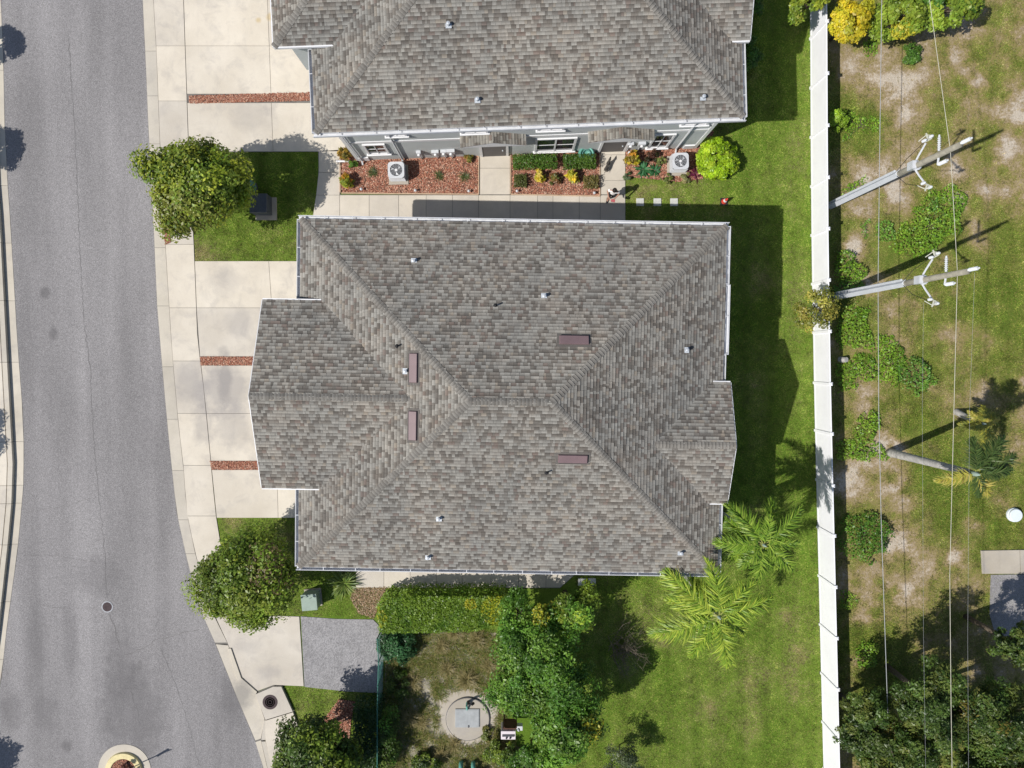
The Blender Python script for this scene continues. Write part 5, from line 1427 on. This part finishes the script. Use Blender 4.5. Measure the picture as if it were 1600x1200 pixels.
cb = thing('control_cabinet', 'white pump control cabinet on a rusty panel beside the well', 'cabinet', tuple(G(796, 1124)))
B().box((-.25, .46, .85), (.06, .06, 1.7)).box((.35, .46, .85), (.06, .06, 1.7)).obj('post', MT['brownbox'], cb)
B().box((.02, .42, 1.25), (.66, .05, .95)).obj('back_panel', MT['brownbox'], cb)
k_ = B().box((-.05, .02, 1.15), (.72, .42, .9)).obj('cabinet', MT['cabpink'], cb, bevel=.02)
B().box((-.05, .02, 1.62), (.60, .10, .03)).obj('label_panel', MT['dark'], k_)
for x in (-.14, .04): B().lathe([(.045, 0), (.045, .05), (0, .06)], 10, (x, -.10, 1.6)).obj('switch', MT['black'], k_)
B().box((.50, .3, 1.3), (.32, .22, .35)).obj('junction_box', MT['ceramic'], cb, bevel=.015)
B().lathe([(.06, 0), (.07, .1), (.03, .18), (0, .2)], 10, (.46, .5, 1.9)).obj('warning_lamp', MT['ceramic'], cb)
for i, (px, lab) in enumerate((((721, 1204), 'left teal valve pipe at the bottom edge'), ((740, 1204), 'right teal valve pipe at the bottom edge'))):
    t = thing('valve_pipe', lab, 'pipe', tuple(G(*px)), 0, 'valve pipes at the pump well')
    B().tube([(0, .5, -.05), (0, .5, .35), (0, .35, .5), (0, -1.6, .5)], .11, 12).obj('pipe', MT['teal'], t, smooth=True)
    for y in (.1, -.25, -.55, -1.0): B().tube([(0, y, .5), (0, y - .06, .5)], .19, 14).obj('flange', MT['teal'], t)
    B().lathe([(.10, .5), (.12, .62), (.09, .75), (.05, .8), (.05, .9)], 12, (0, -.1, 0)).obj('valve_body', MT['teal'], t)
    hw = B(); hw.lathe([(.13, 0), (.16, .015), (.13, .03)], 16, (0, -.1, .92)); hw.box((0, -.1, .93), (.28, .03, .02)).box((0, -.1, .935), (.03, .28, .02)); hw.obj('handwheel', MT['teal'], t)

# green chain-link fence round the pump yard
cf = thing('chain_fence', 'green chain-link fence beside the gravel pad', 'fence', tuple(G(598, 1085)))
c0 = G(598, 1085); FP = [G(*p) - c0 for p in ((598, 980), (600, 1015), (599, 1050), (598, 1085), (598, 1125), (598, 1170), (599, 1215), (600, 1260))]
for p in FP: B().tube([(p[0], p[1], -.05), (p[0], p[1], 1.55)], .03, 8).lathe([(.035, 0), (.035, .03), (0, .06)], 8, (p[0], p[1], 1.55)).obj('post', MT['fencegreen'], cf)
B().tube([(p[0], p[1], 1.5) for p in FP], .024, 6).obj('top_rail', MT['fencegreen'], cf)
mb = B()
for p, q in zip(FP, FP[1:]):
    L = np.linalg.norm((q - p)[:2]); n = int((L + 1.5) / .16)
    for i in range(n):
        for sg in (1, -1):
            s0 = i * .16 - 1.5; a0 = max(0, s0); a1 = min(L, s0 + 1.5)
            if a1 <= a0: continue
            z0_, z1_ = a0 - s0, a1 - s0
            if sg < 0: z0_, z1_ = 1.5 - z0_, 1.5 - z1_
            u = (q - p) / L; P0 = p + u * a0; P1 = p + u * a1
            mb.tube([(P0[0], P0[1], z0_), (P1[0], P1[1], z1_)], .004, 3, False)
tag(mb.obj('wire_mesh', MT['fencegreen'], cf), kind='stuff')

# ------------------------------------------------------------------ air conditioners
def ac_unit(label, px):
    p = G(px[0], px[1], .8); t = thing('air_conditioner', label, 'air conditioner', (p[0], p[1], 0), .02)
    B().box((0, -.03, .04), (.98, .98, .12)).obj('base_pad', MT['padstone'], t, bevel=.01)
    B().box((0, 0, .46), (.74, .74, .72)).obj('cabinet', MT['dark'], t, bevel=.05)
    fn = B()
    for k in range(14): fn.box((0, 0, .16 + k * .045), (.765, .765, .012))
    fn.obj('louvre', MT['greymetal'], t)
    tp = B(); n = 32; V = []; F = []
    for k in range(n):
        a = 2 * math.pi * k / n; ca, sa = math.cos(a), math.sin(a); s = .40 / max(abs(ca), abs(sa)); s = min(s, .50)
        V += [(ca * .30, sa * .30, .86), (ca * s, sa * s, .86), (ca * s, sa * s, .81), (ca * .30, sa * .30, .84)]
    for k in range(n):
        j = (k + 1) % n; F += [(4 * k, 4 * k + 1, 4 * j + 1, 4 * j), (4 * k + 1, 4 * k + 2, 4 * j + 2, 4 * j + 1), (4 * k + 3, 4 * k, 4 * j, 4 * j + 3)]
    tp.add(V, F).obj('top_panel', MT['greymetal'], t)
    for k in range(3):
        a = k * 2.094 + .4; V = []
        for i in range(5):
            r = .07 + .21 * i / 4; w = .22 + .45 * i / 4
            V += [(r * math.cos(a - w), r * math.sin(a - w), .80), (r * math.cos(a + w), r * math.sin(a + w), .84)]
        B().add(V, [(2 * i, 2 * i + 1, 2 * i + 3, 2 * i + 2) for i in range(4)]).obj('fan_blade', MT['greymetal'], t)
    B().lathe([(.07, .79), (.07, .85), (0, .86)], 16).obj('hub', MT['white'], t)
    gd = B()
    for r in (.12, .18, .24, .295): gd.tube([(r * math.cos(k * .2618), r * math.sin(k * .2618), .875) for k in range(25)], .004, 4, False)
    for k in range(12): a = k * .5236; gd.tube([(.05 * math.cos(a), .05 * math.sin(a), .885), (.30 * math.cos(a), .30 * math.sin(a), .872)], .004, 4, False)
    gd.obj('fan_guard', MT['greymetal'], t)
    return t


ac_unit('grey air conditioner with round fan in the long red bed', (619, 266))
ac_unit('grey air conditioner with round fan beside the lime bush', (1063, 252))

# ------------------------------------------------------------------ utility boxes
t = thing('transformer_box', 'dark square transformer cabinet on a pale pad in the shaded lawn', 'cabinet', tuple(G(415, 325)))
B().box((.05, -.05, .04), (1.05, 1.12, .12)).obj('pad', MT['padstone'], t, bevel=.01)
B().box((-.06, .06, .45), (.84, .9, .72)).obj('body', MT['boxdark'], t, bevel=.02)
B().add([(-.5, -.42, .82), (.38, -.42, .82), (.38, .53, .82), (-.5, .53, .82), (-.47, -.39, .88), (.35, -.39, .88), (.35, .5, .88), (-.47, .5, .88)], [(3, 2, 1, 0), (4, 5, 6, 7), (0, 1, 5, 4), (1, 2, 6, 5), (2, 3, 7, 6), (3, 0, 4, 7)]).obj('lid', MT['boxdark'], t)
t = thing('cable_pedestal', 'rounded green cable pedestal beside the dark transformer', 'pedestal', tuple(G(391, 294)))
B().lathe([(.36, 0), (.37, .5), (.33, .62), (.2, .68), (0, .69)], 10).obj('cover', MT['tealdark'], t); B().lathe([(.40, 0), (.40, .08), (.36, .1)], 10).obj('base_ring', MT['dark'], t)
t = thing('utility_box', 'pale green utility cabinet beside the spiky plant', 'cabinet', tuple(G(490, 933)), math.radians(5))
B().box((0, 0, .03), (.86, .9, .1)).obj('pad', MT['padstone'], t, bevel=.01)
B().box((0, 0, .42), (.74, .78, .7)).obj('body', MT['boxgreen'], t, bevel=.02); B().box((0, 0, .79), (.78, .82, .05)).obj('lid', MT['boxgreen'], t, bevel=.012)
B().box((0, -.41, .45), (.02, .03, .5)).obj('door_seam', MT['dark'], t)

# ------------------------------------------------------------------ covers, pads and other small ground things
t = thing('manhole', 'round iron manhole with pale ring in the road', 'manhole cover', tuple(G(168, 948)))
B().lathe([(.29, .0), (.29, .026), (.245, .028), (.245, .01)], 32).obj('ring', MT['ringiron'], t)
mc = B().lathe([(.24, 0), (.24, .024), (0, .024)], 32).obj('cover', MT['rustlid'], t)
rb = B()
for k in range(-3, 4): rb.box((0, k * .055, .029), (.36 - abs(k) * .05, .02, .008))
rb.obj('rib', MT['rustlid'], mc)
t = thing('manhole', 'brown iron storm cover set in the inlet slab', 'manhole cover', tuple(G(422, 1097, .14)))
B().lathe([(.385, 0), (.385, .008), (.33, .01), (.33, .004)], 32).obj('ring', MT['rustlid'], t)
mc = B().lathe([(.325, 0), (.325, .008), (0, .008)], 32).obj('cover', MT['rustlid'], t)
rb = B()
for r in (.1, .2, .28): rb.lathe([(r, .008), (r, .014), (r - .02, .014), (r - .02, .008)], 28)
rb.obj('rib', MT['rustlid'], mc)
t = thing('capped_well', 'white round well lid on bare sand at the right edge', 'lid', tuple(G(1583, 804)))
B().lathe([(.33, -.02), (.33, .22), (.30, .25), (0, .26)], 28).obj('lid', MT['whitelid'], t); B().lathe([(.36, -.02), (.36, .1), (.33, .12)], 28).obj('riser', MT['whitelid'], t)
t = thing('concrete_pad', 'tan concrete slab pad at the right edge', 'slab', tuple(G(1566, 878)))
d0 = G(1566, 878)
for pl in ([(1532, 860), (1592, 859), (1593, 896), (1534, 896)], [(1593, 859), (1660, 859), (1660, 896), (1594, 896)]): B().prism([tuple((G(*p) - d0)[:2]) for p in pl], -.04, .06).obj('slab', MT['padstone'], t, bevel=.008)
o = B().prism(GL([(1548, 898), (1700, 896), (1700, 1060), (1560, 1010), (1546, 960)]), -.04, .02).obj('parking_court', MT['asphalt']); tag(o, kind='structure')
for px, lab in (((1000, 316), 'stepping stone nearest the second door walk'), ((1027, 316), 'middle of the three stepping stones'), ((1053, 316), 'stepping stone farthest from the door walk'),
                ((909, 909), 'left stepping stone at the end of the rear walk'), ((925, 909), 'right stepping stone at the end of the rear walk')):
    p = G(*px); tag(B().box((0, 0, .015), (.38, .38, .06)).obj('stepping_stone', MT['stone'], None, (p[0], p[1], 0), bevel=.015), lab, 'stepping stone', 'square stepping stones')
t = thing('traffic_cone', 'red traffic cone with white band on the lawn', 'traffic cone', tuple(G(1131, 315)))
B().box((0, 0, .02), (.36, .36, .04)).obj('base', MT['black'], t, bevel=.01); B().lathe([(.14, .04), (.10, .25)], 18).lathe([(.075, .40), (.03, .62), (.0, .63)], 18).obj('cone', MT['orange'], t); B().lathe([(.101, .25), (.076, .40)], 18).obj('band', MT['white'], t)
t = thing('hose_pot', 'teal rounded hose pot behind the right box hedge', 'pot', tuple(G(916, 242, .4)[:2]) + (0,))
B().lathe([(.28, 0), (.40, .25), (.42, .45), (.36, .6), (.30, .62), (.28, .5), (.0, .45)], 22).obj('pot', MT['teal'], t, smooth=True)
B().tube([(.2 * math.cos(k * .6), .2 * math.sin(k * .6), .5 + k * .004) for k in range(26)], .025, 6).obj('hose', MT['tealdark'], t)
t = thing('garden_globe', 'small white globe lamp beside the second door walk', 'lamp', tuple(G(983, 243)))
B().lathe([(.03, 0), (.03, .25)], 10).obj('stand', MT['dark'], t); B().lathe([(0, .22), (.09, .25), (.13, .35), (.09, .45), (0, .48)], 18).obj('globe', MT['whitelid'], t, smooth=True)
t = thing('doormat', 'half-round patterned doormat at the first door', 'doormat', tuple(G(769, 236)))
mt_ = B(); n = 18; V = [(0, .17, .035)] + [(.42 * math.cos(math.pi + math.pi * k / n), .17 + .42 * math.sin(math.pi + math.pi * k / n), .045) for k in range(n + 1)]
mt_.add(V, [(0, k + 1, k + 2) for k in range(n)]); mt_.obj('mat', MT['greymetal'], t)
rg_ = B()
for r in (.40, .28, .16): rg_.tube([(r * math.cos(math.pi + math.pi * k / n), .17 + r * math.sin(math.pi + math.pi * k / n), .05) for k in range(n + 1)], .016, 5)
for k in range(1, 8): a = math.pi + math.pi * k / 8; rg_.tube([(.1 * math.cos(a), .17 + .1 * math.sin(a), .05), (.4 * math.cos(a), .17 + .4 * math.sin(a), .05)], .014, 5)
rg_.obj('mat_pattern', MT['black'], t)
for px, lab in (((566, 297), 'garden light at the front of the long bed near the croton'), ((650, 299), 'garden light in front of the left air conditioner'), ((733, 300), 'garden light at the door-walk corner of the long bed'), ((808, 300), 'garden light at the left front of the middle bed'), ((928, 303), 'garden light at the right front of the middle bed')):
    t = thing('garden_light', lab, 'garden light', tuple(G(*px)), 0, 'small garden lights along the bed edges')
    B().lathe([(.012, 0), (.012, .22)], 6).obj('stake', MT['dark'], t); B().lathe([(.05, .2), (.075, .24), (.03, .29), (0, .3)], 12).obj('head', MT['greymetal'], t)
t = thing('splash_pipe', 'white drain pipe end at the wall corner by the street', 'pipe', tuple(G(536, 253)))
B().tube([(-.28, 0, .12), (.35, 0, .14)], .05, 8).obj('pipe', MT['white'], t); B().tube([(-.30, 0, .12), (-.26, 0, .12)], .065, 8).obj('collar', MT['white'], t)
st = thing('tree_stump', 'short grey stump among the creepers beside the fence', 'stump', tuple(G(1316, 562)))
B().tube([(-.1, 0, -.02), (.05, 0, .35)], [.16, .13], 10).obj('stump', MT['palmbark'], st)

# round traffic island with sign
t = thing('traffic_island', 'round yellow-kerbed planting island in the road at the bottom edge', 'traffic island', tuple(G(195, 1203)))
s = MPP()
B().lathe([(42 * s, .0), (42 * s, .032), (30 * s, .04), (30 * s, .0)], 48).obj('apron', MT['kerb'], t)
B().lathe([(30 * s, .02), (29 * s, .16), (22 * s, .17), (20.5 * s, .16), (20.5 * s, .02)], 48).obj('kerb_ring', MT['yellow'], t)
B().lathe([(20.5 * s, .0), (20.5 * s, .1), (0, .13)], 32).obj('soil', MT['soil'], t)
chips('wood_chips', [(20 * s * math.cos(k * .314), 20 * s * math.sin(k * .314)) for k in range(20)], 900, .11, parent=t)
shrub('island_shrub', 'dark red shrub growing in the round traffic island', (199, 1204), .7, .42, 501, [(.09, .02, .025), (.13, .03, .035), (.06, .02, .02), (.16, .07, .05)], 900, .1)
t = thing('road_sign', 'thin road sign post on the traffic island', 'sign', tuple(G(214, 1194)))
B().tube([(0, 0, 0), (0, 0, 2.3)], .03, 8).obj('post', MT['signgrey'], t)
B().add([(-.02, 0, 1.35), (-.02, .36, 1.8), (-.02, 0, 2.25), (-.02, -.36, 1.8), (.0, 0, 1.35), (.0, .36, 1.8), (.0, 0, 2.25), (.0, -.36, 1.8)], [(0, 1, 2, 3), (7, 6, 5, 4), (0, 4, 5, 1), (1, 5, 6, 2), (2, 6, 7, 3), (3, 7, 4, 0)]).obj('plate', MT['signgrey'], t, (-.04, 0, 0), (0, 0, -.9))


# ------------------------------------------------------------------ person and dog
def skinned(name, verts, edges, radii, mat, parent, sub=2, root=0, smooth=True):
    me = bpy.data.meshes.new(name); me.from_pydata(verts, edges, []); me.update(); me.materials.append(mat)
    o = link(name, me, parent)
    sk = o.modifiers.new('Skin', 'SKIN'); sk.use_smooth_shade = True; sk.branch_smoothing = .6
    for i, d in enumerate(me.skin_vertices[0].data):
        r = radii[i]; d.radius = (r, r) if isinstance(r, (int, float)) else r; d.use_root = (i == root)
    ss = o.modifiers.new('Sub', 'SUBSURF'); ss.levels = sub; ss.render_levels = sub
    return o


pp_ = G(950, 309)
per = thing('person', 'person in white shirt and dark shorts walking on the path holding something red', 'person', (pp_[0] + .1, pp_[1] + .0, .03), math.radians(-12))
# faces -Y, walking; hands in front
Vb = [(0, 0, .92), (0, .0, 1.10), (0, -.01, 1.30), (0, .0, 1.42), (0, -.02, 1.50), (0, -.04, 1.58), (0, -.035, 1.66),
      (-.10, 0, .88), (-.11, -.12, .50), (-.11, -.10, .10), (-.11, -.24, .04),
      (.10, 0, .88), (.11, .06, .50), (.11, .22, .12), (.11, .12, .04),
      (-.17, .0, 1.40), (-.30, .02, 1.16), (-.18, -.24, 1.08), (-.12, -.31, 1.09),
      (.17, .0, 1.40), (.31, .02, 1.16), (.16, -.24, 1.10), (.10, -.31, 1.12)]
Eb = [(0, 1), (1, 2), (2, 3), (3, 4), (4, 5), (5, 6), (0, 7), (7, 8), (8, 9), (9, 10), (0, 11), (11, 12), (12, 13), (13, 14), (3, 15), (15, 16), (16, 17), (17, 18), (3, 19), (19, 20), (20, 21), (21, 22)]
Rb = [(.13, .10), (.125, .095), (.15, .10), (.10, .08), .055, (.075, .09), (.07, .085), .085, .06, .042, .04, .085, .06, .042, .04, .06, .042, .032, .036, .06, .042, .032, .036]
for sx, hx in ((-1, (-.12, -.31, 1.09)), (1, (.10, -.31, 1.12))):
    hi = 18 if sx < 0 else 22
    for k in range(4):
        b0 = len(Vb); L_ = (.075, .085, .08, .065)[k]; ox = sx * (-.03 + k * .02)
        Vb += [(hx[0] + ox, hx[1] - .045, hx[2] + .005), (hx[0] + ox - sx * .012, hx[1] - .045 - L_ * .6, hx[2] + .01), (hx[0] + ox - sx * .03, hx[1] - .05 - L_ * .7, hx[2] + .035)]
        Eb += [(hi, b0), (b0, b0 + 1), (b0 + 1, b0 + 2)]; Rb += [.010, .009, .008]
    b0 = len(Vb); Vb += [(hx[0] - sx * .045, hx[1] - .01, hx[2] + .015), (hx[0] - sx * .06, hx[1] - .04, hx[2] + .03)]; Eb += [(hi, b0), (b0, b0 + 1)]; Rb += [.011, .009]
skinned('body', Vb, Eb, Rb, MT['skin'], per)
skinned('shirt', [(0, 0, .93), (0, 0, 1.10), (0, -.01, 1.30), (0, 0, 1.41), (0, 0, 1.45), (-.17, 0, 1.40), (-.26, .015, 1.24), (.17, 0, 1.40), (.27, .015, 1.24)], [(0, 1), (1, 2), (2, 3), (3, 4), (3, 5), (5, 6), (3, 7), (7, 8)], [(.165, .125), (.16, .12), (.18, .13), (.125, .105), .07, .085, .075, .085, .075], MT['shirt'], per)
skinned('shorts', [(0, 0, .96), (-.10, 0, .86), (-.11, -.10, .56), (.10, 0, .86), (.11, .05, .56)], [(0, 1), (1, 2), (0, 3), (3, 4)], [(.15, .115), .10, .09, .10, .09], MT['shorts'], per)
hr = B().lathe([(.0, .13), (.06, .12), (.098, .07), (.108, .0), (.10, -.06), (.085, -.08)], 18).obj('hair', MT['hair'], per, (0, -.02, 1.64), (-.25, 0, 0), smooth=True)
fc = B()
for sx in (-1, 1): fc.lathe([(0, -.012), (.012, 0), (0, .012)], 8, (sx * .032, -.122, 1.635)); fc.lathe([(0, -.02), (.016, 0), (0, .02)], 8, (sx * .092, -.03, 1.62))
fc.lathe([(0, -.025), (.014, -.01), (.006, .02)], 8, (0, -.135, 1.61)); fc.box((0, -.122, 1.565), (.05, .012, .012)); fc.obj('face', MT['skin'], per)
for sx, yo in ((-1, -.17), (1, .17)): B().box((sx * .11, yo, .035), (.10, .27, .07)).obj('shoe', MT['black'], per, bevel=.025)
ph = G(961, 306, 1.15)
tag(B().box((0, 0, 0), (.20, .12, .09), math.radians(-12)).obj('red_pouch', MT['pink'], None, (per.location.x - .01 - .0, per.location.y - .40, per.location.z + 1.12), bevel=.02), 'small red pouch held in the hands of the person', 'pouch')

dp_ = G(948, 261); dog = thing('dog', 'small dark dog standing on the walk to the second door', 'dog', (dp_[0], dp_[1], .03), math.radians(-20))
# dog faces +Y
Vd = [(0, -.20, .30), (0, -.05, .30), (0, .14, .31), (0, .22, .38), (0, .27, .44), (0, .35, .43), (0, .42, .41),
      (-.06, -.21, .26), (-.065, -.15, .18), (-.065, -.23, .10), (-.065, -.21, .015), (.06, -.21, .26), (.065, -.17, .18), (.065, -.25, .10), (.065, -.23, .015),
      (-.06, .13, .25), (-.06, .12, .13), (-.06, .14, .015), (.06, .13, .25), (.06, .10, .13), (.06, .12, .015), (0, -.28, .34), (0, -.38, .36), (-.02, -.46, .42)]
Ed = [(0, 1), (1, 2), (2, 3), (3, 4), (4, 5), (5, 6), (0, 7), (7, 8), (8, 9), (9, 10), (0, 11), (11, 12), (12, 13), (13, 14), (2, 15), (15, 16), (16, 17), (2, 18), (18, 19), (19, 20), (0, 21), (21, 22), (22, 23)]
Rd = [(.085, .09), (.085, .09), (.09, .11), .06, .065, .045, .03, .055, .04, .022, .022, .055, .04, .022, .022, .045, .026, .022, .045, .026, .022, .025, .016, .010]
skinned('body', Vd, Ed, Rd, MT['fur'], dog)
for sx in (-1, 1): B().add([(sx * .03, .26, .49), (sx * .075, .25, .46), (sx * .07, .28, .40), (sx * .06, .235, .47)], [(0, 1, 2), (0, 2, 3), (0, 3, 1), (1, 3, 2)]).obj('ear', MT['fur'], dog)
B().lathe([(0, -.014), (.016, 0), (0, .014)], 8, (0, .455, .415)).obj('nose', MT['black'], dog)
B().box((0, .06, .205), (.07, .16, .02)).obj('chest_patch', MT['furlight'], dog)
